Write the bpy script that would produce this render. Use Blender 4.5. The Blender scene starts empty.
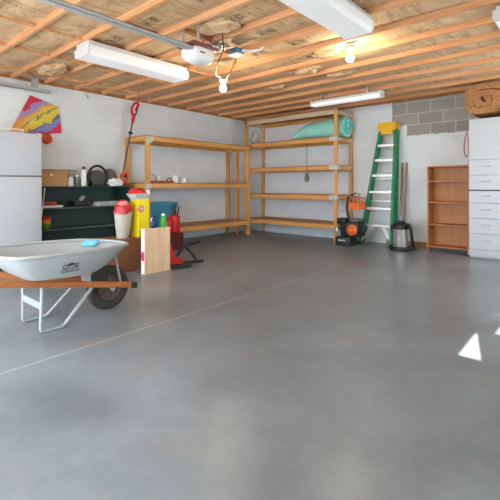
import bpy, bmesh, math, random
from mathutils import Vector, Matrix, noise
random.seed(7)
PI = math.pi
COL = bpy.context.scene.collection
H = 2.65                    # underside of the ceiling beams
XL, YB = -6.40, 7.31        # left wall, back wall
XR, YF = 0.62, -0.62        # right wall, front wall with the garage door opening

# ------------------------------------------------------------------ materials
def nt(name):
    m = bpy.data.materials.new(name); m.use_nodes = True
    t = m.node_tree; b = t.nodes['Principled BSDF']
    return m, t, b
def N(t, kind, **kw):
    n = t.nodes.new(kind)
    for k, v in kw.items():
        if k in n.inputs: n.inputs[k].default_value = v
        else: setattr(n, k, v)
    return n
def col(c): return (c[0], c[1], c[2], 1)
def srgb(r, g, b):
    f = lambda x: ((x/255+0.055)/1.055)**2.4 if x > 10 else x/255/12.92
    return (f(r), f(g), f(b))
def mat(name, c, rough=.5, metal=0, var=.12, scale=12, bump=0, bscale=60, alpha=1, trans=0, ior=1.45, stretch=None, c2=None):
    m, t, b = nt(name)
    b.inputs['Roughness'].default_value = rough; b.inputs['Metallic'].default_value = metal
    b.inputs['Transmission Weight'].default_value = trans; b.inputs['IOR'].default_value = ior
    b.inputs['Alpha'].default_value = alpha
    tc = N(t, 'ShaderNodeTexCoord'); mp = N(t, 'ShaderNodeMapping')
    if stretch: mp.inputs['Scale'].default_value = stretch
    t.links.new(tc.outputs['Object'], mp.inputs['Vector'])
    nz = N(t, 'ShaderNodeTexNoise', Scale=scale, Detail=4.0)
    t.links.new(mp.outputs['Vector'], nz.inputs['Vector'])
    rp = N(t, 'ShaderNodeValToRGB')
    rp.color_ramp.elements[0].position = .3; rp.color_ramp.elements[1].position = .7
    d = c2 if c2 else tuple(x*(1-var) for x in c)
    rp.color_ramp.elements[0].color = col(d); rp.color_ramp.elements[1].color = col(c)
    t.links.new(nz.outputs['Fac'], rp.inputs['Fac']); t.links.new(rp.outputs['Color'], b.inputs['Base Color'])
    if bump:
        n2 = N(t, 'ShaderNodeTexNoise', Scale=bscale, Detail=3.0)
        t.links.new(mp.outputs['Vector'], n2.inputs['Vector'])
        bp = N(t, 'ShaderNodeBump', Strength=bump, Distance=.01)
        t.links.new(n2.outputs['Fac'], bp.inputs['Height']); t.links.new(bp.outputs['Normal'], b.inputs['Normal'])
    return m
def wood(name, c, c2, axis, rough=.6):
    s = [22, 22, 22]; s['XYZ'.index(axis)] = 1.3
    return mat(name, c, rough, c2=c2, scale=1.0, stretch=tuple(s), bump=.15, bscale=3)
def emit(name, c, strength, base=(.8,.8,.8)):
    m, t, b = nt(name)
    b.inputs['Base Color'].default_value = col(base)
    b.inputs['Emission Color'].default_value = col(c); b.inputs['Emission Strength'].default_value = strength
    return m

PINE, PINE2 = srgb(230,174,104), srgb(204,144,74)
wX, wY, wZ = (wood('pine_'+a, PINE, PINE2, a) for a in 'XYZ')
JO, JO2 = srgb(224,172,126), srgb(196,136,90)
jX = wood('ceiling_wood', JO, JO2, 'X', .65)
jY = wood('ceiling_wood_cross', srgb(190,128,78), srgb(150,92,52), 'Y', .7)
boardM = wood('grey_board', srgb(214,194,166), srgb(190,166,134), 'X')
plate_metal = mat('zinc_plate', srgb(205,203,196), .45, .3)
white_paint = mat('white_enamel', srgb(208,210,212), .35, var=.03)
fridge_white = mat('fridge_white', srgb(182,185,189), .35, var=.02, bump=.03, bscale=220)
white_lam = mat('white_laminate', srgb(188,190,193), .4, var=.02)
grey_gap = mat('grey_gasket', srgb(150,150,148), .6)
galv = mat('galvanised_steel', srgb(190,194,196), .4, .6)
black = mat('black_plastic', srgb(34,34,35), .5)
dark = mat('dark_grey_plastic', srgb(62,60,58), .55)
green_sh = mat('dark_green_enamel', srgb(28,58,52), .5, var=.15)
green_shelf = mat('grey_green_shelf', srgb(76,92,86), .5, var=.15)
cardb = mat('cardboard', srgb(190,142,94), .8, var=.1)
brownbox = mat('brown_cardboard', srgb(136,86,58), .75, var=.12)
maroon = mat('maroon_paint', srgb(92,30,26), .5)
red = mat('red_plastic', srgb(204,34,36), .4, var=.1)
redbag = mat('red_bag_plastic', srgb(196,36,44), .35, var=.15, bump=.5, bscale=25)
yellow = mat('yellow_carton', srgb(240,220,20), .5, var=.03)
white_pl = mat('white_plastic', srgb(236,236,234), .45, var=.03)
clear_pl = mat('clear_plastic', srgb(236,238,238), .25, alpha=.55, var=.03)
cream = mat('ribbed_cream_plastic', srgb(192,184,170), .4, var=.08)
pinkm = mat('magenta_sticker', srgb(222,40,120), .5)
lightwood = wood('birch_panel', srgb(238,206,168), srgb(222,186,144), 'Z', .5)
beech = wood('beech_veneer', srgb(194,130,72), srgb(180,114,58), 'Z', .45)
teal = mat('teal_plastic', srgb(58,132,160), .45, var=.12)
navy = mat('navy_plastic', srgb(30,56,110), .4)
lime = mat('lime_green_plastic', srgb(70,176,40), .35)
aqua = mat('aqua_foam', srgb(160,226,214), .75, var=.08, bump=.2, bscale=40)
alu = mat('aluminium', srgb(222,222,218), .35, .55, var=.05)
steel = mat('stainless_steel', srgb(214,210,204), .28, .7, var=.08)
lad_green = mat('green_fibreglass', srgb(30,128,84), .45, var=.12)
lad_yellow = mat('yellow_cap_plastic', srgb(240,184,28), .45, var=.06)
orange = mat('orange_plastic', srgb(236,112,36), .45, var=.1)
burlap = mat('brown_carpet', srgb(188,136,88), .95, c2=srgb(150,100,60), scale=26, bump=.8, bscale=120)
tray_grey = mat('pale_grey_poly', srgb(172,174,173), .5, var=.05, scale=5)
leg_grey = mat('grey_painted_steel', srgb(168,171,172), .4, .2)
handle_w = wood('orange_stained_wood', srgb(196,122,70), srgb(168,96,50), 'Y', .5)
tyre_m = mat('black_rubber', srgb(62,58,54), .8, var=.3, scale=20, bump=.4, bscale=50)
rim_m = mat('dusty_rim', srgb(120,98,84), .6, .3, var=.3)
cyan = mat('cyan_cloth', srgb(110,205,235), .7)
brass = mat('dark_brown_wood', srgb(156,124,98), .6)
rustred = mat('terracotta_red', srgb(168,70,52), .7)
paper = mat('printed_paper', srgb(214,214,210), .7, c2=srgb(130,132,132), scale=30)
hatgrey = mat('grey_dome_plastic', srgb(108,100,90), .6, var=.2)
pinkcord = mat('faded_pink_cord', srgb(206,150,134), .6)
ink = mat('black_ink', srgb(66,58,50), .7)
logo_ink = mat('logo_black', srgb(34,36,40), .6)
logo_white = mat('logo_white', srgb(214,216,218), .6)
foil = mat('crinkled_foil', srgb(168,162,152), .5, .2, bump=.8, bscale=30)
jbox_blue = mat('blue_box_plastic', srgb(70,130,165), .5)
openbrown = mat('oxide_red_metal', srgb(124,66,56), .5)
lens = emit('lamp_diffuser', (1, .985, .95), .12, (.66,.67,.69))
strip_lens = emit('strip_diffuser', (1, .98, .94), .2, (.8,.8,.8))
bulb_m = emit('warm_bulb', (1, .82, .58), 130)
m, t, b = nt('window_glass'); glassM = m
gl = N(t, 'ShaderNodeBsdfTransparent', Color=(.95,.97,.96,1)); gg = N(t, 'ShaderNodeBsdfGlossy', Roughness=.02); gm = N(t, 'ShaderNodeMixShader', Fac=.06)
t.links.new(gl.outputs[0], gm.inputs[1]); t.links.new(gg.outputs[0], gm.inputs[2]); t.links.new(gm.outputs[0], t.nodes['Material Output'].inputs['Surface'])

# painted block walls ------------------------------------------------
def block_wall(name, axis, bare):
    m, t, b = nt(name); L = t.links.new
    tc = N(t, 'ShaderNodeTexCoord'); sx = N(t, 'ShaderNodeSeparateXYZ'); L(tc.outputs['Object'], sx.inputs[0])
    zz = N(t, 'ShaderNodeMath', operation='ADD'); zz.inputs[1].default_value = -.157+2.03; L(sx.outputs['Z'], zz.inputs[0])
    xx = N(t, 'ShaderNodeMath', operation='ADD'); xx.inputs[1].default_value = 20.3+.142; L(sx.outputs[axis], xx.inputs[0])
    cb = N(t, 'ShaderNodeCombineXYZ'); L(xx.outputs[0], cb.inputs[0]); L(zz.outputs[0], cb.inputs[1])
    br = N(t, 'ShaderNodeTexBrick', Scale=1.0); br.offset = .5
    br.inputs['Mortar Size'].default_value = .007; br.inputs['Mortar Smooth'].default_value = .3
    br.inputs['Brick Width'].default_value = .406; br.inputs['Row Height'].default_value = .203
    br.inputs['Bias'].default_value = 0
    br.inputs['Color1'].default_value = col(srgb(160,155,149)); br.inputs['Color2'].default_value = col(srgb(142,137,132))
    br.inputs['Mortar'].default_value = col(srgb(196,193,188)); L(cb.outputs[0], br.inputs['Vector'])
    nz = N(t, 'ShaderNodeTexNoise', Scale=2.2, Detail=4.0); L(tc.outputs['Object'], nz.inputs['Vector'])
    rp = N(t, 'ShaderNodeValToRGB'); rp.color_ramp.elements[0].position = .35; rp.color_ramp.elements[1].position = .65
    rp.color_ramp.elements[0].color = col(srgb(218,223,225)); rp.color_ramp.elements[1].color = col(srgb(226,231,234))
    L(nz.outputs['Fac'], rp.inputs['Fac'])
    joint = N(t, 'ShaderNodeMixRGB'); joint.inputs['Color2'].default_value = col(srgb(212,216,217))
    fm = N(t, 'ShaderNodeMath', operation='MULTIPLY'); fm.inputs[1].default_value = .55
    L(br.outputs['Fac'], fm.inputs[0]); L(fm.outputs[0], joint.inputs['Fac']); L(rp.outputs['Color'], joint.inputs['Color1'])
    if bare:                                   # two stepped bare patches with a brushed edge
        n2 = N(t, 'ShaderNodeTexNoise', Scale=9.0, Detail=3.0); L(tc.outputs['Object'], n2.inputs['Vector'])
        def edge(src, at, amp):
            a = N(t, 'ShaderNodeMath', operation='MULTIPLY_ADD'); a.inputs[1].default_value = amp
            a.inputs[2].default_value = at-amp*.5; L(n2.outputs['Fac'], a.inputs[0])
            g = N(t, 'ShaderNodeMath', operation='GREATER_THAN'); L(src, g.inputs[0]); L(a.outputs[0], g.inputs[1])
            return g.outputs[0]
        def both(p, q, op='MULTIPLY'):
            k = N(t, 'ShaderNodeMath', operation=op); L(p, k.inputs[0]); L(q, k.inputs[1]); return k.outputs[0]
        hi = both(edge(sx.outputs['X'], -2.85, .03), edge(sx.outputs['Z'], 2.19, .03))
        lo = both(edge(sx.outputs['X'], -2.585, .03), edge(sx.outputs['Z'], 1.995, .07))
        mk = both(hi, lo, 'MAXIMUM')
        mx = N(t, 'ShaderNodeMixRGB'); L(mk, mx.inputs['Fac']); L(joint.outputs[0], mx.inputs['Color1']); L(br.outputs['Color'], mx.inputs['Color2'])
        L(mx.outputs[0], b.inputs['Base Color'])
    else:
        L(joint.outputs[0], b.inputs['Base Color'])
    b.inputs['Roughness'].default_value = .6
    bp = N(t, 'ShaderNodeBump', Strength=.25, Distance=.004); bp.invert = True
    L(br.outputs['Fac'], bp.inputs['Height']); L(bp.outputs['Normal'], b.inputs['Normal'])
    return m
wall_left_m = block_wall('painted_block_left', 'Y', False)
wall_back_m = block_wall('painted_block_back', 'X', True)

def floor_material():
    m, t, b = nt('grey_floor_paint'); L = t.links.new
    tc = N(t, 'ShaderNodeTexCoord'); sx = N(t, 'ShaderNodeSeparateXYZ'); L(tc.outputs['Object'], sx.inputs[0])
    n1 = N(t, 'ShaderNodeTexNoise', Scale=1.3, Detail=8.0, Distortion=.4); n2 = N(t, 'ShaderNodeTexNoise', Scale=14.0, Detail=5.0)
    n3 = N(t, 'ShaderNodeTexNoise', Scale=3.2, Detail=5.0)
    for n in (n1, n2, n3): L(tc.outputs['Object'], n.inputs['Vector'])
    r1 = N(t, 'ShaderNodeValToRGB'); r1.color_ramp.elements[0].position = .35; r1.color_ramp.elements[1].position = .68
    r1.color_ramp.elements[0].color = col(srgb(111,117,121)); r1.color_ramp.elements[1].color = col(srgb(137,144,149))
    L(n1.outputs['Fac'], r1.inputs['Fac'])
    r2 = N(t, 'ShaderNodeValToRGB'); r2.color_ramp.elements[0].position = .3; r2.color_ramp.elements[1].position = .7
    r2.color_ramp.elements[0].color = (.86,.86,.86,1); r2.color_ramp.elements[1].color = (1,1,1,1)
    L(n2.outputs['Fac'], r2.inputs['Fac'])
    mu = N(t, 'ShaderNodeMixRGB', blend_type='MULTIPLY'); mu.inputs['Fac'].default_value = .7
    L(r1.outputs['Color'], mu.inputs['Color1']); L(r2.outputs['Color'], mu.inputs['Color2'])
    # worn brownish spots
    r3 = N(t, 'ShaderNodeValToRGB'); r3.color_ramp.elements[0].position = .57; r3.color_ramp.elements[1].position = .72
    L(n3.outputs['Fac'], r3.inputs['Fac'])
    sp = N(t, 'ShaderNodeMixRGB'); sp.inputs['Color2'].default_value = col(srgb(140,128,116))
    f3 = N(t, 'ShaderNodeMath', operation='MULTIPLY'); f3.inputs[1].default_value = .45; L(r3.outputs['Color'], f3.inputs[0])
    L(f3.outputs[0], sp.inputs['Fac']); L(mu.outputs[0], sp.inputs['Color1'])
    # pale filled control joint parallel to the left wall
    d = N(t, 'ShaderNodeMath', operation='ADD'); d.inputs[1].default_value = 2.607; L(sx.outputs['X'], d.inputs[0])
    wob = N(t, 'ShaderNodeMath', operation='MULTIPLY_ADD'); wob.inputs[1].default_value = .008; wob.inputs[2].default_value = -.004
    L(n2.outputs['Fac'], wob.inputs[0])
    d2 = N(t, 'ShaderNodeMath', operation='ADD'); L(d.outputs[0], d2.inputs[0]); L(wob.outputs[0], d2.inputs[1])
    ab = N(t, 'ShaderNodeMath', operation='ABSOLUTE'); L(d2.outputs[0], ab.inputs[0])
    lt = N(t, 'ShaderNodeMath', operation='LESS_THAN'); lt.inputs[1].default_value = .009; L(ab.outputs[0], lt.inputs[0])
    jf = N(t, 'ShaderNodeMath', operation='MULTIPLY'); jf.inputs[1].default_value = .5; L(lt.outputs[0], jf.inputs[0])
    jm = N(t, 'ShaderNodeMixRGB'); jm.inputs['Color2'].default_value = col(srgb(184,184,184))
    L(jf.outputs[0], jm.inputs['Fac']); L(sp.outputs[0], jm.inputs['Color1'])
    L(jm.outputs[0], b.inputs['Base Color'])
    rr = N(t, 'ShaderNodeMapRange'); rr.inputs['To Min'].default_value = .26; rr.inputs['To Max'].default_value = .38
    L(n1.outputs['Fac'], rr.inputs['Value']); L(rr.outputs[0], b.inputs['Roughness'])
    bp = N(t, 'ShaderNodeBump', Strength=.12, Distance=.004); L(n2.outputs['Fac'], bp.inputs['Height']); L(bp.outputs['Normal'], b.inputs['Normal'])
    return m
floor_m = floor_material()

def kraft_material():
    m, t, b = nt('kraft_faced_insulation'); L = t.links.new
    tc = N(t, 'ShaderNodeTexCoord'); mp = N(t, 'ShaderNodeMapping'); mp.inputs['Scale'].default_value = (2.2, 5, 1)
    L(tc.outputs['Object'], mp.inputs['Vector'])
    n1 = N(t, 'ShaderNodeTexNoise', Scale=1.4, Detail=6.0, Distortion=.6); L(mp.outputs[0], n1.inputs['Vector'])
    r = N(t, 'ShaderNodeValToRGB'); r.color_ramp.elements[0].position = .3; r.color_ramp.elements[1].position = .7
    r.color_ramp.elements[0].color = col(srgb(198,160,118)); r.color_ramp.elements[1].color = col(srgb(222,190,152))
    L(n1.outputs['Fac'], r.inputs['Fac']); L(r.outputs['Color'], b.inputs['Base Color'])
    b.inputs['Roughness'].default_value = .7
    m2 = N(t, 'ShaderNodeMapping'); m2.inputs['Scale'].default_value = (5.5, .9, 1); L(tc.outputs['Object'], m2.inputs['Vector'])
    n3 = N(t, 'ShaderNodeTexNoise', Scale=1.0, Detail=3.0, Distortion=.5); L(m2.outputs[0], n3.inputs['Vector'])
    r3 = N(t, 'ShaderNodeValToRGB'); e = r3.color_ramp.elements
    e[0].position = .47; e[1].position = .53; e[0].color = (0,0,0,1); e[1].color = (0,0,0,1)
    k_ = e.new(.5); k_.color = (.55,.55,.55,1); L(n3.outputs['Fac'], r3.inputs['Fac'])
    cm = N(t, 'ShaderNodeMixRGB'); cm.inputs['Color2'].default_value = col(srgb(150,112,76)); L(r3.outputs['Color'], cm.inputs['Fac']); L(r.outputs['Color'], cm.inputs['Color1'])
    L(cm.outputs[0], b.inputs['Base Color'])
    n2 = N(t, 'ShaderNodeTexNoise', Scale=3.5, Detail=5.0, Distortion=1.2); L(mp.outputs[0], n2.inputs['Vector'])
    bp = N(t, 'ShaderNodeBump', Strength=.55, Distance=.03); L(n2.outputs['Fac'], bp.inputs['Height']); L(bp.outputs['Normal'], b.inputs['Normal'])
    return m
kraft = kraft_material()

# ------------------------------------------------------------------ mesh builder
class MB:
    def __init__(s): s.bm = bmesh.new()
    def _merge(s, b2, M=None):
        if M is not None: bmesh.ops.transform(b2, matrix=M, verts=b2.verts)
        me = bpy.data.meshes.new('tmp'); b2.to_mesh(me); b2.free(); s.bm.from_mesh(me); bpy.data.meshes.remove(me); return s
    def bx(s, x0, x1, y0, y1, z0, z1, bev=0, M=None, seg=2):
        b2 = bmesh.new(); bmesh.ops.create_cube(b2, size=1)
        bmesh.ops.transform(b2, verts=b2.verts, matrix=Matrix.Translation(((x0+x1)/2, (y0+y1)/2, (z0+z1)/2)) @ Matrix.Diagonal((abs(x1-x0), abs(y1-y0), abs(z1-z0), 1)))
        if bev: bmesh.ops.bevel(b2, geom=b2.edges[:], offset=bev, segments=seg, affect='EDGES', profile=.5)
        return s._merge(b2, M)
    def bar(s, p, q, w, h, up=(0,0,1), bev=0):
        """box from p to q: w across, h along the up direction"""
        p, q = Vector(p), Vector(q); d = (q-p); L = d.length; d.normalize()
        a = d.cross(Vector(up)); 
        if a.length < 1e-4: a = d.cross(Vector((1,0,0)))
        a.normalize(); u = a.cross(d)
        M = Matrix((a, d, u)).transposed().to_4x4(); M.translation = (p+q)/2
        return s.bx(-w/2, w/2, -L/2, L/2, -h/2, h/2, bev, M)
    def tube(s, pts, r, n=8, closed=False, caps=True):
        pts = [Vector(p) for p in pts]; k = len(pts); rings = []
        rs = r if isinstance(r, (list, tuple)) else [r]*k
        prev = None
        for i, p in enumerate(pts):
            a = pts[(i-1) % k] if (closed or i) else p; c = pts[(i+1) % k] if (closed or i < k-1) else p
            d = (c-a).normalized()
            if prev is None:
                x = d.orthogonal().normalized()
            else:
                x = (prev-d*prev.dot(d)); x = x.normalized() if x.length > 1e-5 else d.orthogonal().normalized()
            prev = x; y = d.cross(x)
            rings.append([s.bm.verts.new(p+(x*math.cos(2*PI*j/n)+y*math.sin(2*PI*j/n))*rs[i]) for j in range(n)])
        for i in range(k if closed else k-1):
            A, B = rings[i], rings[(i+1) % k]
            for j in range(n): s.bm.faces.new((A[j], A[(j+1) % n], B[(j+1) % n], B[j]))
        if caps and not closed:
            s.bm.faces.new(rings[0][::-1]); s.bm.faces.new(rings[-1])
        return s
    def lathe(s, prof, at=(0,0,0), n=24, axis='Z', cap=True, sx=1, sy=1):
        """prof: (radius, height) pairs"""
        M = {'Z': Matrix(), 'X': Matrix.Rotation(PI/2, 4, 'Y'), 'Y': Matrix.Rotation(-PI/2, 4, 'X')}[axis]
        M = Matrix.Translation(at) @ M
        rings = []
        for r, h in prof:
            rings.append([s.bm.verts.new(M @ Vector((r*sx*math.cos(2*PI*j/n), r*sy*math.sin(2*PI*j/n), h))) for j in range(n)])
        for A, B in zip(rings, rings[1:]):
            for j in range(n): s.bm.faces.new((A[j], A[(j+1) % n], B[(j+1) % n], B[j]))
        if cap:
            s.bm.faces.new(rings[0][::-1]); s.bm.faces.new(rings[-1])
        return s
    def prism(s, poly, vec):
        vec = Vector(vec)
        a = [s.bm.verts.new(Vector(p)) for p in poly]; b = [s.bm.verts.new(Vector(p)+vec) for p in poly]
        s.bm.faces.new(a); s.bm.faces.new(b[::-1])
        for i in range(len(a)):
            j = (i+1) % len(a); s.bm.faces.new((a[i], b[i], b[j], a[j]))
        return s
    def loft(s, rings, cap=True, closed=True):
        R = [[s.bm.verts.new(Vector(p)) for p in r] for r in rings]
        n = len(R[0])
        for A, B in zip(R, R[1:]):
            for j in range(n if closed else n-1): s.bm.faces.new((A[j], A[(j+1) % n], B[(j+1) % n], B[j]))
        if cap: s.bm.faces.new(R[0][::-1]); s.bm.faces.new(R[-1])
        return s
    def blob(s, at, rad, amp=.25, freq=4, sub=3, sc=(1,1,1), seed=0, flat=None):
        b2 = bmesh.new(); bmesh.ops.create_icosphere(b2, subdivisions=sub, radius=1)
        for v in b2.verts:
            d = 1+amp*noise.noise(v.co*freq*.5+Vector((seed, seed*2.1, -seed)))+amp*.5*noise.noise(v.co*freq+Vector((-seed, seed, seed)))
            v.co = Vector((v.co.x*sc[0], v.co.y*sc[1], v.co.z*sc[2]))*rad*d
            if flat is not None and v.co.z < flat: v.co.z = flat
            v.co += Vector(at)
        return s._merge(b2)
    def build(s, name, m, parent=None, smooth=False, angle=40, kind=None):
        bmesh.ops.recalc_face_normals(s.bm, faces=s.bm.faces)
        off = Vector((0,0,0)); q = parent
        while q is not None: off += q.location; q = q.parent
        bmesh.ops.translate(s.bm, verts=s.bm.verts, vec=-off)
        me = bpy.data.meshes.new(name); s.bm.to_mesh(me); s.bm.free()
        me.materials.append(m)
        if smooth:
            me.polygons.foreach_set('use_smooth', [True]*len(me.polygons)); me.set_sharp_from_angle(angle=math.radians(angle))
        o = bpy.data.objects.new(name, me); COL.objects.link(o)
        if parent is not None: o.parent = parent
        if kind: o['kind'] = kind
        return o
def thing(name, label, cat, loc, group=None):
    o = bpy.data.objects.new(name, None); COL.objects.link(o); o.location = loc
    o.empty_display_size = .1
    return tag(o, label, cat, group)
def tag(o, label, cat, group=None):
    o['label'] = label; o['category'] = cat
    if group: o['group'] = group
    return o
def part_label(o, label): o['label'] = label; return o

# ------------------------------------------------------------------ setting
MB().bx(XL-.2, XR+.2, YF-.2, YB+.2, -.12, 0).build('floor', floor_m, kind='structure')
MB().bx(-16, 10, -14, YF-.2, -.15, -.03).build('ground', mat('driveway_concrete', srgb(176,174,168), .85), kind='structure')
MB().bx(XL-.2, XL, YF-.2, YB+.2, 0, 2.84).build('wall_left', wall_left_m, kind='structure')
MB().bx(XL, XR+.2, YB, YB+.2, 0, 2.84).build('wall_back', wall_back_m, kind='structure')
# right wall: two unseen triangular openings, invented to cast the floor sun patches
def right_wall():
    w = MB()
    holes = [(2.812, 3.344, 2.106, .212), (3.39, 3.90, 1.925, .16)]   # y0, y1, head, depth at y0
    zb, zt = 1.76, 2.106
    wy0, wy1, wz0, wz1 = 4.25, 6.7, .75, 2.2         # unseen side opening, added to bring daylight to the back
    w.bx(XR, XR+.08, YF-.2, wy0, 0, zb); w.prism([(XR, YF-.2, zt), (XR, YF-.2, 2.84), (XR+.08, YF-.2, 2.84), (XR+.08, YF-.2, zt+.131)], (0, wy0-YF+.2, 0)); w.bx(XR, XR+.08, wy1, YB+.2, 0, 2.84)
    w.bx(XR, XR+.08, wy0, wy1, 0, wz0); w.bx(XR, XR+.08, wy0, wy1, wz1, 2.84)
    w.bx(XR, XR+.08, YF-.2, holes[0][0], zb, zt); w.bx(XR, XR+.08, holes[0][1], holes[1][0], zb, zt)
    w.bx(XR, XR+.08, holes[1][1], wy0, zb, zt)
    w.prism([(XR, holes[1][0], 1.925), (XR, holes[1][0], zt), (XR+.08, holes[1][0], zt+.131), (XR+.08, holes[1][0], 1.925+.131)], (0, .5, 0))
    for y0, y1, h, d in holes:
        w.prism([(XR, y0, zb), (XR, y1, zb), (XR, y1, h), (XR, y0, h-d)], (.08, 0, .131))
    w.build('wall_right', wall_left_m, kind='structure')
    for i, (y0, y1, h, d) in enumerate(holes):
        MB().prism([(XR+.03, y0, h-d+.05), (XR+.03, y1, h+.05), (XR+.03, y0, h+.05)], (.004, 0, 0)).build('window_%d' % (i+1), glassM, kind='structure')
    wn = MB().bx(XR+.04, XR+.046, wy0, wy1, wz0, wz1).build('window_3', glassM, kind='structure')
    fr = MB()
    for y in (wy0, (wy0+wy1)/2-.025, wy1-.05): fr.bx(XR+.01, XR+.07, y, y+.05, wz0, wz1)
    fr.bx(XR+.01, XR+.07, wy0, wy1, wz0, wz0+.05); fr.bx(XR+.01, XR+.07, wy0, wy1, wz1-.05, wz1)
    fr.build('window_frame', white_paint, wn)
right_wall()
w = MB()          # front wall with the wide garage door opening
w.bx(XL, -5.55, YF-.2, YF, 0, 2.84); w.bx(-.25, XR, YF-.2, YF, 0, 2.84); w.bx(-5.55, -.25, YF-.2, YF, 2.3, 2.84)
w.build('wall_front', wall_left_m, kind='structure')
MB().bx(XL-.2, XR+.2, YF-.2, YB+.2, 2.86, 2.95).build('roof', jX, kind='structure')
MB().bx(-2.95, -2.14, 7.285, YB, 0, .085, .004).build('baseboard_back', wood('stained_baseboard', srgb(186,136,90), srgb(160,110,68), 'X'), kind='structure')

beams = [1.58+.465*i for i in range(-5, 13)]
def zc(x, y):
    f = ((y-1.58)/.465) % 1.0
    k = .5+.9*noise.noise(Vector((x*1.1, y*2.3, 3.1)))
    return 2.712-.03*math.sin(PI*f)*max(0, min(1.15, k))-.006*noise.noise(Vector((x*5, y*6, 0)))
c = MB(); nx, ny = 118, 136
g = [[c.bm.verts.new((XL+(XR-XL)*i/nx, YF+(YB-YF)*j/ny, zc(XL+(XR-XL)*i/nx, YF+(YB-YF)*j/ny))) for j in range(ny+1)] for i in range(nx+1)]
for i in range(nx):
    for j in range(ny): c.bm.faces.new((g[i][j], g[i+1][j], g[i+1][j+1], g[i][j+1]))
ceiling = c.build('ceiling', kraft, smooth=True, angle=80, kind='structure')
for y in beams:
    MB().bx(XL, XR, y-.02, y+.02, H, 2.85, .003).build('ceiling_beam', jX, kind='structure')
for i in range(len(beams)-1):          # wood strips crossing the bays
    y0, y1 = beams[i]+.02, beams[i+1]-.02
    for x in (-5.95, -5.01, -4.19):
        if 1 < y0 < 3.6:
            MB().bx(x-.012, x+.012, y0, y1, 2.668, 2.73).build('ceiling_beam', jX, kind='structure')
for x, i in ((-3.48, 6), (-3.14, 7), (-3.3, 8)):
    MB().bx(x-.02, x+.02, beams[i]+.02, beams[i+1]-.02, 2.655, 2.80).build('ceiling_beam', jY, kind='structure')
MB().bx(XL, XL+.03, YF, YB, H, 2.78).build('trim_1', jY, kind='structure')
MB().bx(XL+.03, XR, YB-.04, YB, H-.015, 2.78).build('trim_2', jY, kind='structure')
def print_mark(x, y, s=1.0):
    m_ = MB()
    def st(x0, y0, x1, y1, w=.010):
        p, q = Vector((x+x0*s, y+y0*s, 0)), Vector((x+x1*s, y+y1*s, 0)); d = (q-p).normalized(); n_ = Vector((-d.y, d.x, 0))*w/2
        V = []
        for a in (p-n_, p+n_, q+n_, q-n_): V.append(m_.bm.verts.new((a.x, a.y, zc(a.x, a.y)-.006)))
        m_.bm.faces.new(V)
    for a in ((-.1,-.05,.1,-.05), (.1,-.05,.1,.05), (.1,.05,-.1,.05), (-.1,.05,-.1,-.05)): st(*a, w=.006)
    for a in ((-.075,-.03,-.075,.03), (-.075,.03,-.045,.022), (-.045,.022,-.06,0), (-.06,0,-.035,-.03), (-.015,0,.01,0), (.03,-.03,.03,.03), (.03,.03,.07,.03), (.07,.03,.07,-.03), (.07,-.03,.03,-.03)): st(*a, w=.010)
    m_.build('printed_mark', ink, ceiling)
for i in range(5, 11):
    yc = (beams[i]+beams[i+1])/2
    for x in (-2.55, -1.09, -4.0):
        if (x == -4.0 and i != 6) or (x > -1.5 and i > 8): continue
        print_mark(x+.06*math.sin(i*2.3), yc)
print_mark(-3.05, (beams[9]+beams[10])/2); print_mark(-3.28, (beams[6]+beams[7])/2)
# torn flap of kraft facing hanging near the back wall
def flap(x, y, w_, l_, seed):
    m_ = MB(); R = []
    for i in range(7):
        u = i/6
        R.append([(x+w_*(j/5-.5)+.02*math.sin(seed+i), y+.07*math.sin(u*PI*1.2+j*.2), 2.70-l_*u+.012*math.sin(j*2+seed)) for j in range(6)])
    m_.loft(R, cap=False, closed=False)
    o = m_.build('hanging_paper', kraft, smooth=True)
    sm = o.modifiers.new('s', 'SOLIDIFY'); sm.thickness = .003
    return tag(o, 'torn brown paper flap hanging from the ceiling %s' % ('above the bare block wall' if seed < 2 else 'beside the wall-mounted kite'), 'paper')
flap(-2.58, 6.27, .22, .14, 1)
bl = MB().blob((-5.58, 2.30, 2.675), .22, .35, 3, 4, (1.25,.7,.3), 5).build('insulation_bulge', kraft, ceiling, smooth=True, angle=80)
for bx_, by_, sd in ((-2.98, 4.62, 1), (-2.42, 4.17, 3), (-2.75, 5.09, 6), (-3.9, 5.1, 8)):
    MB().blob((bx_, by_, 2.69), .13, .5, 4, 4, (1.4,.9,.35), sd).build('insulation_bulge', kraft, ceiling, smooth=True, angle=80)
bl2 = MB().blob((-2.86, 2.78, 2.69), .2, .35, 3, 4, (1.2,.7,.22), 2).build('insulation_bulge', kraft, ceiling, smooth=True, angle=80)

# ------------------------------------------------------------------ refrigerator
def fridge():
    x0, x1, y0, y1 = -6.36, -5.65, 1.43, 2.185
    r = thing('refrigerator', 'white top-freezer refrigerator against the left wall', 'refrigerator', (x0+.35, (y0+y1)/2, 0))
    MB().bx(x0, x1-.075, y0+.005, y1-.005, .02, 1.782, .008).build('body', fridge_white, r, True)
    MB().bx(x1-.075, x1-.06, y0+.02, y1-.02, .1, 1.775).build('gasket', grey_gap, r)
    d = MB().bx(x1-.06, x1, y0, y1, 1.222, 1.79, .012, seg=3).build('freezer_door', fridge_white, r, True)
    MB().bx(x1, x1+.03, y0+.03, y0+.06, 1.26, 1.55, .008).build('handle', white_pl, d, True)
    d = MB().bx(x1-.06, x1, y0, y1, .1, 1.208, .012, seg=3).build('door', fridge_white, r, True)
    MB().bx(x1, x1+.03, y0+.03, y0+.06, .75, 1.17, .008).build('handle', white_pl, d, True)
    MB().bx(x1-.09, x1-.05, y0+.02, y1-.02, 0, .095).build('kick_grille', dark, r)
    MB().bx(x1-.1, x1-.005, y1-.06, y1-.01, 1.782, 1.797, .003).build('hinge_cap', white_pl, r)
fridge()
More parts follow.
